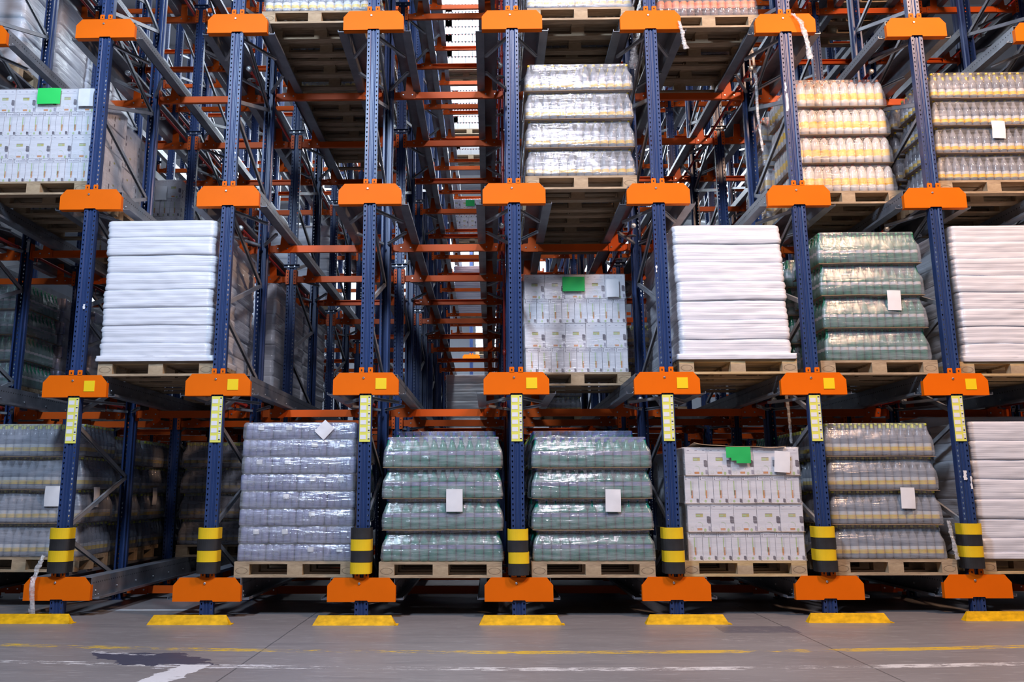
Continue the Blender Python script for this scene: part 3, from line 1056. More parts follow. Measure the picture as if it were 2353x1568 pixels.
def load_white(x, y, z, W, H, label, layers=7, lean=0.0, seed=1, key=None, D=.84, skirt=True, nw=56):
    if key in SKIP:
        return None
    t = thing('film_wrapped_load', label, 'wrapped load', (x, y, z), 0, 'white film wrapped loads', key)
    r = random.Random(seed)
    prof = [(0, .013), (.03, .004)]
    nr = 3
    for k in range(nr):
        a = .06 + .88 * k / nr
        w_ = .88 / nr
        prof += [(a, .001 + r.uniform(0, .003)), (a + w_ * r.uniform(.3, .6), -.001 - r.uniform(0, .003)), (a + w_ * .85, r.uniform(-.001, .002))]
    prof += [(.96, .003), (.99, .012)]
    part('wrap_film', shell(W, D, H, layers, prof, seed, .013, WHITEF, lean, nw=nw, nd=28, rad=.05, fs=(1.6, 2.0, 11), jig=.009, zwob=.012, capin=.05), t, (0, D / 2, 0))
    if skirt:
        b = MB()
        part('film_skirt', shell(PW + .02, D + .02, .055, 1, [(0, 0), (.3, -.004), (.7, .002)], seed + 5, .01, WHITEF, 0, rad=.02, capin=.0), t, (0, D / 2, 0))
    return t


def carton_mesh(kind, wd, dp, h):
    b = MB()
    c = .004
    w2 = wd / 2 - .0022
    out = [(-w2 + c, 0), (w2 - c, 0), (w2, c), (w2, h - c), (w2 - c, h - .001), (-w2 + c, h - .001), (-w2, h - c), (-w2, c)]
    b.prism(out, 0, dp, 'y')
    e = -.0008

    def q(x0, x1, z0, z1, mi, yy=e):
        b.poly([(x0, yy, z0), (x1, yy, z0), (x1, yy, z1), (x0, yy, z1)], mi)

    def disc(cx, cz, rx, rz, mi, n=12, yy=e):
        b.poly([(cx + rx * math.cos(2 * PI * k / n), yy, cz + rz * math.sin(2 * PI * k / n)) for k in range(n)], mi)

    def pill(x0, x1, z0, z1, mi):
        k = min(x1 - x0, z1 - z0) * .3
        b.poly([(x0 + k, e, z0), (x1, e, z0), (x1, e, z1 - k), (x1 - k, e, z1), (x0, e, z1), (x0, e, z0 + k)], mi)

    def arc(cx, cz, rr, a0, a1, th, mi, n=10):
        for k in range(n):
            p, s = a0 + (a1 - a0) * k / n, a0 + (a1 - a0) * (k + 1) / n
            b.poly([(cx + (rr + th) * math.cos(p), e, cz + (rr + th) * math.sin(p)), (cx + rr * math.cos(p), e, cz + rr * math.sin(p)),
                    (cx + rr * math.cos(s), e, cz + rr * math.sin(s)), (cx + (rr + th) * math.cos(s), e, cz + (rr + th) * math.sin(s))], mi)
    if kind == 'wide':
        q(-w2 + .012, w2 - .012, h * .795, h * .80, 1)
        q(-w2 + .010, -w2 + .012, h * .80, h * .98, 1)
        q(w2 - .012, w2 - .010, h * .80, h * .98, 1)
        for xx in (-.075, 0, .072):
            q(xx - .011, xx + .011, h * .885, h * .905, 2)
        q(-.032, .036, h * .52, h * .64, 5)
        q(-.028, .010, h * .535, h * .60, 6, e * 2)
        q(-.032, .036, h * .625, h * .64, 3, e * 2)
        pill(.072, .107, h * .29, h * .54, 3)
        pill(.084, .107, h * .03, h * .19, 2)
        q(-.022, .024, h * .05, h * .125, 4)
        arc(0, h * .22, .028, -.4, 2.0, .003, 6)
        arc(0, h * .20, .034, 2.6, 4.2, .0015, 1)
        disc(.052, h * .06, .012, .016, 6)
        arc(-.07, h * .10, .014, 0, 6.28, .001, 6)
    else:
        q(-w2 + .004, w2 - .004, h * .805, h * .812, 1)
        for k in range(3):
            disc(-w2 + .014, h * (.965 - k * .055), .005, .005, 3, 8)
        xx = -w2 + .032
        for wv in (.008, .006, .010, .004, .012, .009, .011, .007, .009):
            q(xx, xx + wv, h * .885, h * .925, 2)
            xx += wv + (.003 if wv != .004 else .006)
        q(.022, .060, h * .955, h * .975, 2)
        q(-.010, .062, h * .845, h * .853, 2)
        q(-.012, -.002, h * .28, h * .80, 6)
        q(-.008, .008, h * .18, h * .46, 4)
        q(.006, .0085, h * .18, h * .80, 1)
        q(.014, .0165, h * .22, h * .80, 1)
        disc(-.012, h * .075, .012, .013, 6)
        arc(-.046, h * .08, .012, 0, 6.28, .0012, 1)
        pill(.040, .064, h * .02, h * .16, 3)
    for s in (-1, 1):
        def sq(y0, y1, z0, z1, mi):
            b.poly([(s * (w2 + .0008), y0, z0), (s * (w2 + .0008), y1, z0), (s * (w2 + .0008), y1, z1), (s * (w2 + .0008), y0, z1)][::s], mi)
        sq(.05, .075, h * .30, h * .52, 3)
        sq(.05, .075, h * .05, h * .18, 3)
        sq(.16, .20, h * .55, h * .63, 5)
        sq(.30, .306, h * .2, h * .85, 2)
    return b.mesh('carton', [BOXW, BOXL, BOXG, BOXD, BOXO, BOXY, BOXE])


def load_cartons(x, y, z, W, H, label, seed=1, key=None, green=None, paper=None, green_mat=None, topcard=False, fine=True, card=False):
    if key in SKIP:
        return None
    t = thing('carton_load', label, 'wrapped load', (x, y, z), 0, 'film wrapped carton loads', key)
    r = random.Random(seed)
    h = H / 4
    dp = .385
    for li in range(4):
        kd, n = (('narrow', 8), ('wide', 5))[li % 2]
        wd = W / n
        me = cached(('ctn', kd, round(wd, 3), round(h, 3)), lambda: carton_mesh(kd, wd, dp, h - .002))
        ox = r.uniform(-.012, .012)
        for j in range(2):
            for k in range(n):
                part('carton', me, t, (-W / 2 + (k + .5) * wd + ox, j * .39 + r.uniform(0, .008), li * h + .001), (0, 0, r.uniform(-.012, .012)))
        if card and li:
            part('layer_sheet', cached(('lay', round(W, 2), .78, seed % 3), lambda: wavy_sheet(W, .78, seed)), t, (ox, 0, li * h - .002), label='thin brown layer sheet')
    part('stretch_film', shell(W + .03, .82, H + .004, 4, [(0, 0), (.1, .004), (.5, .006), (.9, .004), (.97, 0)], seed, .010, FILMC, rad=.02, capin=.01), t, (0, .39, 0), label='clear stretch film')
    if green:
        sx, sz, wd, hh = green
        add_sheet(t, 'green_sheet', sx, sz, wd, hh, green_mat or GREEN, -.034, 0, seed, 2 if topcard else None, label='plain green sheet')
    if paper:
        sx, sz, wd, hh, rot = paper
        add_sheet(t, 'paper_sheet', sx, sz, wd, hh, PAPER, -.034, rot, seed + 2, label='white paper sheet')
    if topcard:
        b = MB()
        n = 20
        for k in range(n):
            u0, u1 = k / n, (k + 1) / n

            def c(u, yy):
                return (-W / 2 + .10 + u * (W - .22), yy, .012 + .03 * noise.noise(Vector((u * 3, yy * 1.5, 2))) + .035 * (1 - u) ** 4 * (1 if yy < .3 else .4))
            b.poly([c(u0, -.03), c(u1, -.03), c(u1, .4), c(u0, .4)], 0, True)
            b.poly([c(u0, .4), c(u1, .4), c(u1, .78), c(u0, .78)], 0, True)
            p, q_ = c(u0, -.03), c(u1, -.03)
            b.poly([p, (p[0], p[1], p[2] - .006), (q_[0], q_[1], q_[2] - .006), q_])
        part('top_sheet', b.mesh('top_sheet', CARD), t, (0, 0, H), label='curled brown cardboard top sheet')
    return t


def load_cans(x, y, z, W, H, label, seed=1, key=None, layers=8, fine=True, side=0, dark=False):
    if key in SKIP:
        return None
    t = thing('can_load', label, 'wrapped load', (x, y, z), 0, 'film wrapped can loads', key)
    r = random.Random(seed)
    h = H / layers
    pw = W / 4
    cr = pw / 8 * .97
    canm = principled('lavender_can_metal', (0.36, 0.38, 0.62), 0.3, metal=.5)
    rim = principled('can_rim', (0.75, 0.76, 0.80), 0.25, metal=.8)

    def can():
        b = MB()
        b.lathe([(cr * .85, 0), (cr, .008), (cr, h * .84), (cr * .86, h * .90), (cr * .88, h * .915), (cr * .80, h * .915)], 12, mis=[0, 0, 0, 1, 1])
        return b.mesh('can', [canm, rim])
    cm = cached(('can', round(cr, 4)), can)
    pk = cached(('pack', round(pw, 3)), lambda: shell(pw - .003, .39, h - .006, 1, [(0, .012), (.08, .001), (.3, 0), (.6, .001), (.8, .002), (.88, .006), (.96, .016)], 3, .005, FILMP, rad=.03, nw=16, nd=10, capin=.02, fs=(9, 9, 20)))
    st = cached('packlabel', lambda: sheet_mesh(.058, .044, 2, PAPER, None, .001))

    def oval():
        b = MB()
        n = 16
        for k in range(n):
            a0, a1 = 2 * PI * k / n, 2 * PI * (k + 1) / n
            o = [(.034 * math.cos(a0), .024 * math.sin(a0)), (.034 * math.cos(a1), .024 * math.sin(a1)), (.030 * math.cos(a1), .020 * math.sin(a1)), (.030 * math.cos(a0), .020 * math.sin(a0))]
            b.poly([(p[0], 0, p[1]) for p in o])
        return b.mesh('hole_rim', rim)
    ov = cached('packoval', oval)
    for li in range(layers):
        off = (.012 if li % 2 else -.012) + r.uniform(-.004, .004)
        for k in range(4):
            p = part('can_pack', pk, t, (-W / 2 + (k + .5) * pw + off, .195, li * h + .003))
            for c in range(4):
                part('can', cm, p, ((c - 1.5) * pw / 4, -.195 + cr + .006, .002))
            if fine:
                if (li % 2 == 1 and k in (0, 1) and not (li == 3 and k == 0)) or (li % 2 == 0 and k in (2, 3)):
                    part('pack_label', st, p, (.02, -.199, h * .66), label='small white label')
                elif li % 2 == 0 or k == 2:
                    part('handle_hole', ov, p, (-.03, -.199, h * .42))
            part('can_pack', pk, t, (-W / 2 + (k + .5) * pw + off, .60, li * h + .003))
    part('stretch_film', shell(W + .016, .82, H, layers, [(0, .006), (.1, -.002), (.5, 0), (.85, .002), (.95, .007)], seed, .007, FILMG, rad=.03, capin=.01), t, (0, .40, 0), label='clear stretch film')
    if fine:
        add_sheet(t, 'paper_sheet', .245, H - .075, .125, .15, PAPER, -.022, .75, seed, label='tilted pale paper sheet')
    return t


def load_trays(x, y, z, W, label, rows=9, key=None):
    """white cartons with small red caps in open trays"""
    if key in SKIP:
        return None
    t = thing('tray_load', label, 'wrapped load', (x, y, z), 0, 'white tray loads', key)
    wm = principled('white_tray_goods', (0.52, 0.52, 0.53), .5)
    rm = principled('red_screw_cap', (0.5, 0.05, 0.05), .5)

    def tray():
        b = MB()
        b.box(-.144, .144, 0, .78, 0, .135)
        for k in range(4):
            cx = -.108 + k * .072
            b.prism([(cx - .033, .135), (cx + .033, .135), (cx + .022, .165), (cx + .008, .172), (cx - .008, .172), (cx - .022, .165)], 0, .07, 'y')
            b.lathe([(.010, -.003), (.010, 0)], 6, (cx + .01, 0, .158), 1, 'y')
        return b.mesh('tray', [wm, rm])
    me = cached('tray', tray)
    for j in range(rows):
        n = 4 if j % 2 == 0 else 3
        for k in range(n):
            part('tray', me, t, ((k - (n - 1) / 2) * .292, 0, j * .175))
        if n == 3:
            for s in (-1, 1):
                part('tray', me, t, (s * 1.5 * .292, .0, j * .175), (0, 0, 0))
                break
    return t


# ------------------------------------------------------------------ what stands in the rack
def bay_x(c):
    return (X[c] + X[c + 1]) / 2


def where(c):
    return ('beyond left edge', 'at left edge', 'in bay one', 'in bay two', 'in bay three', 'in bay four', 'in bay five', 'in bay six', 'at right edge')[c + 1]


# front row: bay, level, pallet front y, pallet centre x, fresh wood
def front_pallet(c, l, y, x, what, fresh=False, dz=0.0, key=None):
    pallet(x, y, RT[l] + dz, 'wooden pallet under %s, %s, %s' % (what, LEV[l], where(c)), fresh, key)
    return RT[l] + dz + PH


lw, lh = .155, .205
z = front_pallet(0, 0, .70, -5.06, 'lemon-label bottle load')
load_bottles(-5.045, .72, z, 1.12, 1.355, 'hazy wrapped bottle load with yellow labels and paper sheet, floor level, left edge', 'lemon', side=1, seed=11, film=FILMB,
             paper=((.27, .61, .16, lh, 0),), sidepaper=True)
z = front_pallet(2, 0, .10, -2.112, 'lavender can load')
load_cans(-2.115, .12, z, 1.10, 1.315, 'tall lavender wrapped load of can packs with small white labels', seed=4)
z = front_pallet(3, 0, .03, -.73, 'third-bay green bottle load')
load_bottles(-.715, .05, z, 1.13, 1.165, 'green bottle load with violet labels, floor level, left of the fourth post', 'mint', side=0, seed=21, film=FILMG, paper=((.115, .565, .155, .21, 0),))
z = front_pallet(4, 0, .055, .70, 'fourth-bay green bottle load')
load_bottles(.71, .075, z, 1.13, 1.16, 'green bottle load with violet labels, floor level, right of the fourth post', 'mint', side=-1, seed=22, film=FILMG, paper=((.195, .56, .145, .21, .02),))
z = front_pallet(5, 0, .155, 2.14, 'cardboard-topped carton load', fresh=True)
load_cartons(2.165, .175, z, 1.10, 1.06, 'white carton load with curled cardboard on top and green sheet, floor level', seed=5, green=(-.03, .985, .235, .155), paper=(.385, .92, .15, .20, .08), topcard=True, card=True)
z = front_pallet(6, 0, .275, 3.60, 'sixth-bay lemon bottle load')
load_bottles(3.575, .295, z, 1.05, 1.30, 'clear bottle load with pale yellow labels and paper sheet, floor level, bay six', 'lemon', side=-1, seed=13, lean=-.02, paper=((.20, .575, .135, .20, .02),))
z = front_pallet(7, 0, .41, 5.05, 'floor-level white film load', fresh=True)
load_white(5.08, .40, z, 1.17, 1.32, 'white film wrapped stack at floor level by right edge', 7, seed=31, lean=-.0)

z = front_pallet(1, 1, .09, -3.565, 'white film load')
load_white(-3.575, .07, z, 1.12, 1.45, 'tall white film wrapped stack on second level, bay one, at the aisle', 8, seed=32, lean=-.02)
z = front_pallet(4, 1, 1.08, .70, 'set-back carton load')
load_cartons(.69, 1.10, z, 1.12, 1.10, 'white carton load with green sheet, set back on the second level', seed=6, green=(-.01, .985, .245, .165), paper=(.42, .935, .14, .20, 0))
z = front_pallet(5, 1, .155, 2.19, 'leaning white film load', fresh=True)
load_white(2.18, .14, z, 1.09, 1.375, 'leaning white film wrapped stack with bunched film, second level, bay five', 7, seed=33, lean=-.03)
z = front_pallet(6, 1, .275, 3.62, 'white-band bottle load')
load_bottles(3.63, .295, z, 1.03, 1.34, 'green bottle load with white label bands, second level, bay six', 'spring', side=-1, seed=23, lean=0.0, film=FILM, paper=((.20, .61, .135, .205, .03),))
z = front_pallet(7, 1, .41, 5.06, 'second-level white film load', fresh=True)
load_white(5.10, .40, z, 1.13, 1.43, 'white film wrapped stack on second level by right edge', 8, seed=34, lean=-.01)

z = front_pallet(0, 2, .20, -5.03, 'bright green marked carton load')
load_cartons(-5.0, .22, z, 1.12, 1.05, 'white carton load with bright green sheet, third level, left edge', seed=7, green=(.05, .955, .25, .18), paper=(.45, .935, .16, .20, 0), green_mat=GREENB)
z = front_pallet(4, 2, .18, .70, 'gleaming bottle load')
load_bottles(.70, .20, z, 1.13, 1.275, 'gleaming clear bottle load with yellow labels, third level, bay four', 'soda', side=-1, seed=14, film=FILMG)
z = front_pallet(6, 2, .74, 3.66, 'golden-label bottle load')
load_bottles(3.67, .76, z, 1.05, 1.33, 'milky bottle load with golden labels and orange caps, third level, bay six', 'juice', nx=11, side=-1, seed=15, lean=-.03, film=FILMC)
z = front_pallet(7, 2, .43, 5.06, 'yellow-cap bottle load')
load_bottles(5.06, .45, z, 1.10, 1.25, 'clear bottle load with yellow caps and paper sheet, third level, right edge', 'soda', nx=13, side=-1, seed=16, lean=.02, film=FILMC, paper=((.12, .565, .14, .20, .05),))

z = front_pallet(2, 3, .20, -2.13, 'pale bottle load')
load_bottles(-2.12, .22, z, 1.14, 1.28, 'pale bottle load cut by top edge of photo, fourth level, bay two', 'lemon', nx=12, seed=17, film=FILMC, show=2)
z = front_pallet(4, 3, .20, .75, 'white-lit bottle load')
load_bottles(.74, .22, z, 1.13, 1.28, 'white-lit bottle load cut by top edge of photo, fourth level, bay four', 'lemon', nx=13, seed=18, film=FILMB, show=2)
z = front_pallet(5, 3, .40, 2.17, 'orange-label bottle load')
load_bottles(2.17, .42, z, 1.09, 1.30, 'dark bottle load with orange labels at top edge, fourth level, bay five', 'cola', nx=13, side=-1, seed=19, film=FILMC, show=2)

# rows further back: (bay, level, y, type)
DEEP = [
    (0, 0, 1.60, 'lemon'), (0, 0, 2.5, 'lemon'), (0, 0, 3.4, 'lemon'), (0, 0, 4.3, 'lemon'), (1, 0, 2.9, 'lemon'), (1, 0, 3.85, 'cans'), (2, 0, 1.22, 'mint'), (3, 0, .98, 'mint'), (4, 0, .98, 'mint'),
    (5, 0, 1.08, 'cartons'), (6, 0, 1.15, 'lemon'), (6, 0, 2.05, 'spring'), (7, 0, 1.34, 'white'),
    (-1, 1, 2.1, 'spring'), (-1, 1, 3.05, 'cans'), (-1, 1, 3.95, 'cans'), (1, 1, .95, 'white'), (1, 1, 2.85, 'white'), (1, 1, 3.8, 'white'), (1, 1, 4.7, 'white'), (1, 1, 5.6, 'white'),
    (3, 1, 12.45, 'white'), (2, 1, 10.9, 'lemon'), (4, 1, 6.6, 'lemon'), (5, 1, 5.2, 'lemon'), (4, 0, 1.95, 'lemon'), (4, 0, 2.9, 'lemon'), (3, 0, 1.95, 'lemon'), (4, 1, 2.0, 'lemon'), (5, 1, 1.08, 'white'), (6, 1, 1.17, 'spring'), (6, 1, 2.05, 'spring'), (7, 1, 1.34, 'white'),
    (0, 2, 1.15, 'cartons'), (0, 2, 3.1, 'cartons'), (4, 2, 1.1, 'soda'), (4, 2, 2.0, 'soda'), (6, 2, 1.66, 'juice'), (7, 2, 1.35, 'soda'), (1, 2, 6.6, 'white'),
    (-1, 3, 1.32, 'white'), (-1, 3, 2.22, 'white'), (-1, 3, 3.12, 'white'), (-1, 3, 4.02, 'white'), (2, 3, 1.08, 'lemon'), (2, 3, 2.2, 'lemon'), (2, 3, 3.08, 'lemon'), (2, 3, 3.96, 'lemon'),
    (4, 3, 1.1, 'lemon'), (4, 3, 2.0, 'lemon'), (5, 3, 1.32, 'cola'), (7, 4, 2.9, 'white'), (7, 4, 3.8, 'white'), (3, 3, 17.2, 'white'),
    (3, 4, 15.6, 'cartons'), (3, 5, 9.1, 'trays'), (3, 5, 9.98, 'trays'), (3, 5, 10.86, 'trays'), (3, 5, 11.74, 'trays'), (3, 5, 12.62, 'trays'), (3, 5, 13.5, 'trays'), (3, 5, 14.4, 'trays'),
]
WHAT = {'lemon': 'wrapped bottle load with yellow labels', 'mint': 'green bottle load', 'cartons': 'white carton load', 'spring': 'green bottle load with white bands', 'white': 'white film wrapped stack',
        'cans': 'dark wrapped can load', 'soda': 'clear bottle load', 'juice': 'milky bottle load', 'cola': 'orange-label bottle load', 'trays': 'white tray load with red caps'}
DEEP.sort(key=lambda d: d[:3])
count = {}
for q, (c, l, y, ty) in enumerate(DEEP):
    key, pk = 'd%d' % q, 'q%d' % q
    n = count.get((c, l), 0)
    if key not in SKIP:
        count[(c, l)] = n + 1
    x = bay_x(c)
    side = 1 if c < 3 else -1
    ad = LEV[l] + ', ' + where(c)
    nth = ORD[n] + ' of the deep row'
    pallet(x, y, RT[l], 'wooden pallet deep inside, %s, %s' % (nth, ad), False, pk, False)
    z = RT[l] + PH
    lab = '%s, %s, %s' % (WHAT[ty], nth, ad)
    if ty == 'white':
        load_white(x, y, z, 1.13, 1.44, lab, 7, seed=40 + q, key=key, skirt=False, nw=30)
    elif ty == 'cartons':
        load_cartons(x, y + .01, z, 1.12, 1.05, lab, seed=60 + q, key=key, green=(-.05, .93, .25, .18) if c == 3 else None, paper=(.30, .85, .16, .2, 0) if c == 0 else None)
    elif ty == 'cans':
        load_cans(x, y + .01, z, 1.10, 1.30, lab, seed=70 + q, key=key, fine=False)
    elif ty == 'trays':
        load_trays(x, y + .01, z, 1.16, lab, key=key, rows=9 if y < 9.5 else 7)
    else:
        load_bottles(x, y + .01, z, 1.12, 1.28, lab, ty, side=side, fine=False, seed=80 + q, key=key, front=(c == 1), film=FILMB, sidepaper=(l == 0 and c == 0))


# ------------------------------------------------------------------ loose film tails
def tail_mesh(pts, wd, seed):
    b = MB()
    n, mseg = 26, 10
    rows = []
    for k in range(n + 1):
        u = k / n * (len(pts) - 1)
        i_ = min(int(u), len(pts) - 2)
        p = Vector(pts[i_]).lerp(Vector(pts[i_ + 1]), u - i_)
        ww = wd[0] + (wd[1] - wd[0]) * k / n
        row = []
        for j in range(mseg):
            a = 2 * PI * j / mseg
            rr = ww * (.55 + .55 * noise.noise(Vector((math.cos(a) * 1.5 + seed, math.sin(a) * 1.5, k * .35))))
            row.append((p.x + rr * math.cos(a), p.y + rr * .45 * math.sin(a), p.z + .02 * noise.noise(Vector((a, k * .5, seed)))))
        rows.append(row)
    for row in rows:
        b.v += row
    for k in range(n):
        for j in range(mseg):
            j2 = (j + 1) % mseg
            b.f.append((k * mseg + j, k * mseg + j2, (k + 1) * mseg + j2, (k + 1) * mseg + j))
            b.m.append(0)
            b.s.append(k % 3 != 0)
    return b.mesh('film_tail', TAIL)


for q, (pts, wd, lab) in enumerate([
    (((1.765, .03, 6.0), (1.785, .02, 5.86), (1.81, .02, 5.68)), (.025, .045), 'crumpled clear film tail hanging beside fourth-level end plate, fifth post line'),
    (((2.99, .12, 6.12), (3.07, .10, 6.00), (3.10, .09, 5.80), (3.115, .09, 5.58)), (.03, .06), 'crumpled clear film tail draped over fourth-level end plate, sixth post line'),
    (((2.77, .90, 6.16), (2.80, .90, 5.75), (2.79, .90, 5.35), (2.82, .90, 4.88)), (.035, .02), 'long ragged film tail hanging from orange-label bottle load'),
    (((2.79, .62, 2.27), (2.80, .62, 1.9), (2.81, .62, 1.62)), (.03, .02), 'thin film tail hanging under second-level rails near sixth post line'),
    (((-4.50, .06, .56), (-4.54, .03, .43), (-4.55, -.03, .30), (-4.50, -.04, .02)), (.035, .05), 'crumpled film tail trailing to the floor by first post line'),
    (((1.53, 1.2, 6.55), (1.49, 1.2, 6.3), (1.46, 1.2, 6.06)), (.05, .09), 'bunched clear film hanging behind fifth post line, fourth level'),
    (((4.135, .27, .86), (4.155, .25, .66), (4.17, .24, .50)), (.025, .04), 'bunched film on lower corner of sixth-bay floor-level bottle load'),
]):
    tag(part('film_tail', tail_mesh(pts, wd, q * 1.7)), lab, 'loose plastic film')

# ------------------------------------------------------------------ opposite rack beyond the far aisle
t = thing('upright_frame', 'distant blue upright with orange plates across the far aisle', 'rack upright', (-.93, 24.05, 0))
part('front_post', CACHE['post'], t)
t = thing('end_plate', 'distant small orange end plate across the far aisle', 'rack bracket', (-.93, 24.03, 5.98))
part('plate', CACHE['plate'], t)
part('hook_tab', CACHE['tab'], t, (-.043, .002, .104))
part('hook_tab', CACHE['tab'], t, (.043, .002, .104))
pallet(-.20, 24.05, 6.08, 'distant wooden pallet across the far aisle, under a white stack')
load_white(-.20, 24.06, 6.224, 1.14, 1.5, 'distant bright white film stack across the far aisle', 7, seed=77, skirt=False, nw=30)


# ------------------------------------------------------------------ the building
def floor_material():
    mt = bpy.data.materials.new('worn_concrete_floor')
    mt.use_nodes = True
    nt = mt.node_tree
    N, L = nt.nodes, nt.links
    bs = N['Principled BSDF']
    tc = N.new('ShaderNodeTexCoord')
    sp = N.new('ShaderNodeSeparateXYZ')
    L.new(tc.outputs['Object'], sp.inputs[0])
    px, py = sp.outputs[0], sp.outputs[1]

    def mth(op, a, c=None, d=None):
        n = N.new('ShaderNodeMath')
        n.operation = op
        for k, v in enumerate((a, c, d)):
            if v is None:
                continue
            if isinstance(v, (int, float)):
                n.inputs[k].default_value = v
            else:
                L.new(v, n.inputs[k])
        return n.outputs[0]

    def noise_(scale, stretch=(1, 1, 1), detail=5, rough=.6):
        mp = N.new('ShaderNodeMapping')
        mp.inputs['Scale'].default_value = stretch
        L.new(tc.outputs['Object'], mp.inputs[0])
        n = N.new('ShaderNodeTexNoise')
        n.inputs['Scale'].default_value = scale
        n.inputs['Detail'].default_value = detail
        n.inputs['Roughness'].default_value = rough
        L.new(mp.outputs[0], n.inputs['Vector'])
        return n.outputs['Fac']

    def band(val, centre, half):
        return mth('LESS_THAN', mth('ABSOLUTE', mth('SUBTRACT', val, centre)), half)

    def rect(x0, x1, y0, y1):
        return mth('MULTIPLY', band(px, (x0 + x1) / 2, (x1 - x0) / 2), band(py, (y0 + y1) / 2, (y1 - y0) / 2))

    def mix(fac, a, col):
        n = N.new('ShaderNodeMixRGB')
        L.new(fac, n.inputs[0])
        if isinstance(a, tuple):
            n.inputs[1].default_value = (*a, 1)
        else:
            L.new(a, n.inputs[1])
        n.inputs[2].default_value = (*col, 1)
        return n.outputs[0]
    base = mix(noise_(1.1, (.5, 1.6, 1)), (0.145, 0.130, 0.134), (0.262, 0.240, 0.240))
    base = mix(mth('MULTIPLY', mth('GREATER_THAN', noise_(14, (.35, 2.2, 1)), .60), .35), base, (0.36, 0.345, 0.345))
    base = mix(mth('MULTIPLY', mth('GREATER_THAN', noise_(2.4, (.3, 2.5, 1)), .60), .30), base, (0.12, 0.115, 0.125))
    # joints
    jx = mth('ADD', px, mth('MULTIPLY', noise_(3), .02))
    j = mth('ADD', band(jx, -1.94, .006), band(jx, 2.27, .006))
    base = mix(mth('MULTIPLY', j, .75), base, (0.05, 0.05, 0.055))
    # worn line paint: yellow nearer the rack, white further out
    x2 = mth('MULTIPLY', px, px)
    ly = mth('SUBTRACT', py, mth('MULTIPLY', x2, .020))
    wear = noise_(9, (.75, 3.2, 1), 8, .8)
    wob = mth('MULTIPLY', mth('SUBTRACT', noise_(.9), .5), .05)
    edge = noise_(1.1, (1, .2, 1), 3)
    f = mth('MULTIPLY', band(mth('ADD', ly, wob), -1.79, .065), mth('GREATER_THAN', mth('ADD', mth('MULTIPLY', wear, 1.5), mth('MULTIPLY', edge, .8)), 1.185))
    base = mix(f, base, (0.62, 0.40, 0.03))
    f = mth('MULTIPLY', band(mth('ADD', ly, wob), -2.42, .060), mth('GREATER_THAN', mth('ADD', mth('MULTIPLY', wear, 1.5), mth('MULTIPLY', edge, .8)), 1.215))
    base = mix(f, base, (0.62, 0.60, 0.60))
    # dark touched-up patches with chipped white rims
    dk = (0.055, 0.055, 0.085)
    f = mth('MULTIPLY', mth('MULTIPLY', band(mth('ADD', mth('ADD', px, mth('MULTIPLY', py, .9)), mth('MULTIPLY', mth('SUBTRACT', noise_(5), .5), .5)), -4.5, .33),
                            band(mth('ADD', py, mth('MULTIPLY', mth('SUBTRACT', noise_(5), .5), .30)), -2.06, .24)), mth('GREATER_THAN', wear, .36))
    base = mix(f, base, dk)
    rag = mth('MULTIPLY', mth('SUBTRACT', noise_(6, (.6, 1.5, 1)), .5), .34)
    f = mth('MULTIPLY', band(mth('ADD', py, rag), -2.33, .055), mth('MULTIPLY', band(px, -2.10, .42), mth('GREATER_THAN', wear, .50)))
    base = mix(f, base, (0.62, 0.60, 0.62))
    f = mth('MULTIPLY', band(mth('ADD', mth('ADD', py, rag), mth('MULTIPLY', px, .35)), -1.86 - .35 * 2.95, .035), mth('MULTIPLY', band(px, -2.93, .26), mth('GREATER_THAN', wear, .50)))
    base = mix(f, base, (0.62, 0.60, 0.62))
    f = mth('MULTIPLY', mth('MULTIPLY', band(mth('ADD', mth('ADD', px, mth('MULTIPLY', py, -.17)), mth('MULTIPLY', rag, .5)), -1.86, .105), band(py, -2.78, .50)), mth('GREATER_THAN', wear, .40))
    base = mix(f, base, (0.64, 0.62, 0.64))
    f = mth('MULTIPLY', rect(1.66, 2.30, -.86, -.48), mth('GREATER_THAN', wear, .44))
    base = mix(mth('MULTIPLY', f, .8), base, (0.09, 0.085, 0.11))
    f = mth('MULTIPLY', rect(1.55, 2.75, -1.30, -1.02), mth('GREATER_THAN', wear, .60))
    base = mix(f, base, (0.50, 0.46, 0.45))
    f = mth('MULTIPLY', rect(3.75, 4.6, -2.3, -1.75), mth('GREATER_THAN', wear, .50))
    base = mix(mth('MULTIPLY', f, .7), base, (0.07, 0.07, 0.085))
    # white lines inside the rack
    f = mth('MULTIPLY', rect(-4.2, -3.1, .55, .68), mth('GREATER_THAN', wear, .42))
    base = mix(f, base, (0.55, 0.56, 0.58))
    L.new(base, bs.inputs['Base Color'])
    bs.inputs['Roughness'].default_value = .42
    rg = N.new('ShaderNodeMapRange')
    rg.inputs[3].default_value = .30
    rg.inputs[4].default_value = .58
    L.new(noise_(3, (.5, 1.5, 1)), rg.inputs[0])
    L.new(rg.outputs[0], bs.inputs['Roughness'])
    bp = N.new('ShaderNodeBump')
    bp.inputs['Strength'].default_value = .08
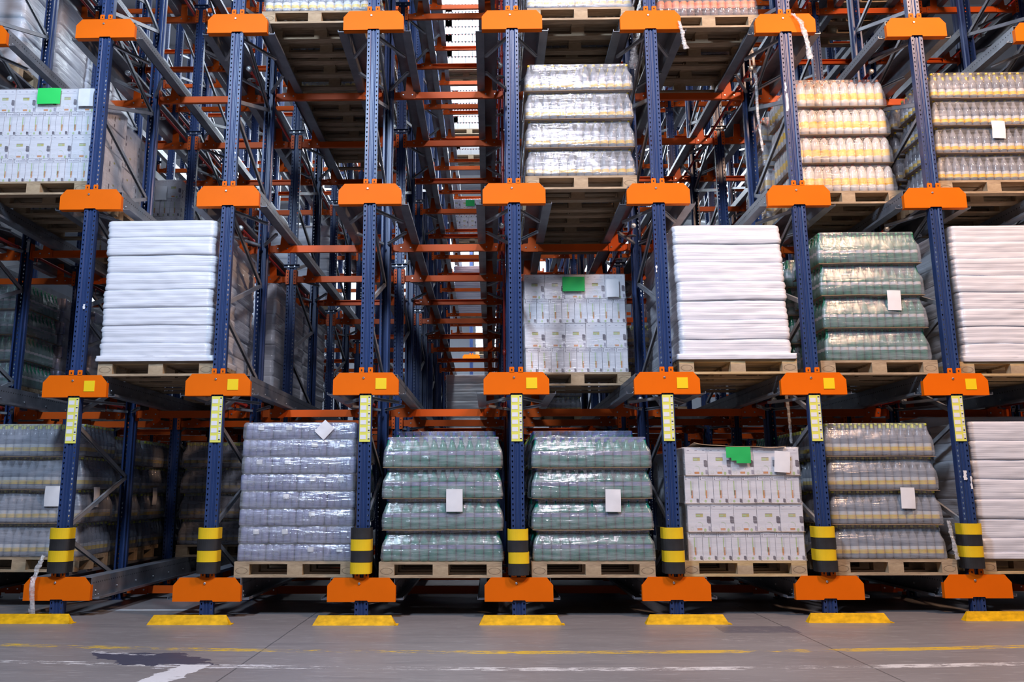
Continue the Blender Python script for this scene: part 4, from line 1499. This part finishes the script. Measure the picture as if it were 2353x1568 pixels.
    bp.inputs['Distance'].default_value = .01
    L.new(noise_(30), bp.inputs['Height'])
    L.new(bp.outputs[0], bs.inputs['Normal'])
    return mt


b = MB()
b.box(-22, 22, -12, 32, -.2, 0)
struct('floor', b.mesh('floor', floor_material()))
def glow(name, color, strength):
    mt = bpy.data.materials.new(name)
    mt.use_nodes = True
    bs = mt.node_tree.nodes['Principled BSDF']
    bs.inputs['Base Color'].default_value = (.8, .8, .8, 1)
    bs.inputs['Emission Color'].default_value = (*color, 1)
    bs.inputs['Emission Strength'].default_value = strength
    return mt


PANE_GLOW = glow('daylit_window_pane', (0.80, 0.90, 1.0), 2.0)
for k in range(5):                                                       # glowing panes added high in the far wall to brighten the gaps
    xx = -16 + k * 7
    b = MB()
    b.box(xx - 2.9, xx + 2.9, 31.93, 31.99, 9.6, 12.9)
    pane = struct('window_%d' % (k + 1), b.mesh('window', PANE_GLOW))
    b = MB()
    for q in range(4):
        b.box(xx - 2.95 + q * 1.967, xx - 2.90 + q * 1.967, 31.88, 31.93, 9.55, 12.95)
    for zz in (9.55, 12.90):
        b.box(xx - 2.95, xx + 3.0, 31.88, 31.93, zz, zz + .05)
    part('window_frame', b.mesh('window_frame', ZINC), pane)


PANEL = principled('pale_wall_panel', (0.42, 0.44, 0.48), .6, vary=.04, vscale=1, stretch=(3, 1, .3))
b = MB()
b.box(-22, 22, 32, 32.2, 0, 13.4)
struct('wall_back', b.mesh('wall_back', principled('grey_wall_panel', (0.22, 0.24, 0.28), .6, vary=.05, vscale=1, stretch=(3, 1, .3))))
b = MB()
b.box(-22, 22, -12, 32.2, 13.2, 13.4)
for k in range(22):
    b.box(-22, 22, -12 + 2 * k, -11.9 + 2 * k, 13.0, 13.2)
struct('ceiling', b.mesh('ceiling', PANEL))
b = MB()
b.box(-22.2, -22, -12, 32.2, 0, 13.4)
struct('wall_left', b.mesh('wall_left', PANEL))
b = MB()
b.box(22, 22.2, -12, 32.2, 0, 13.4)
struct('wall_right', b.mesh('wall_right', PANEL))
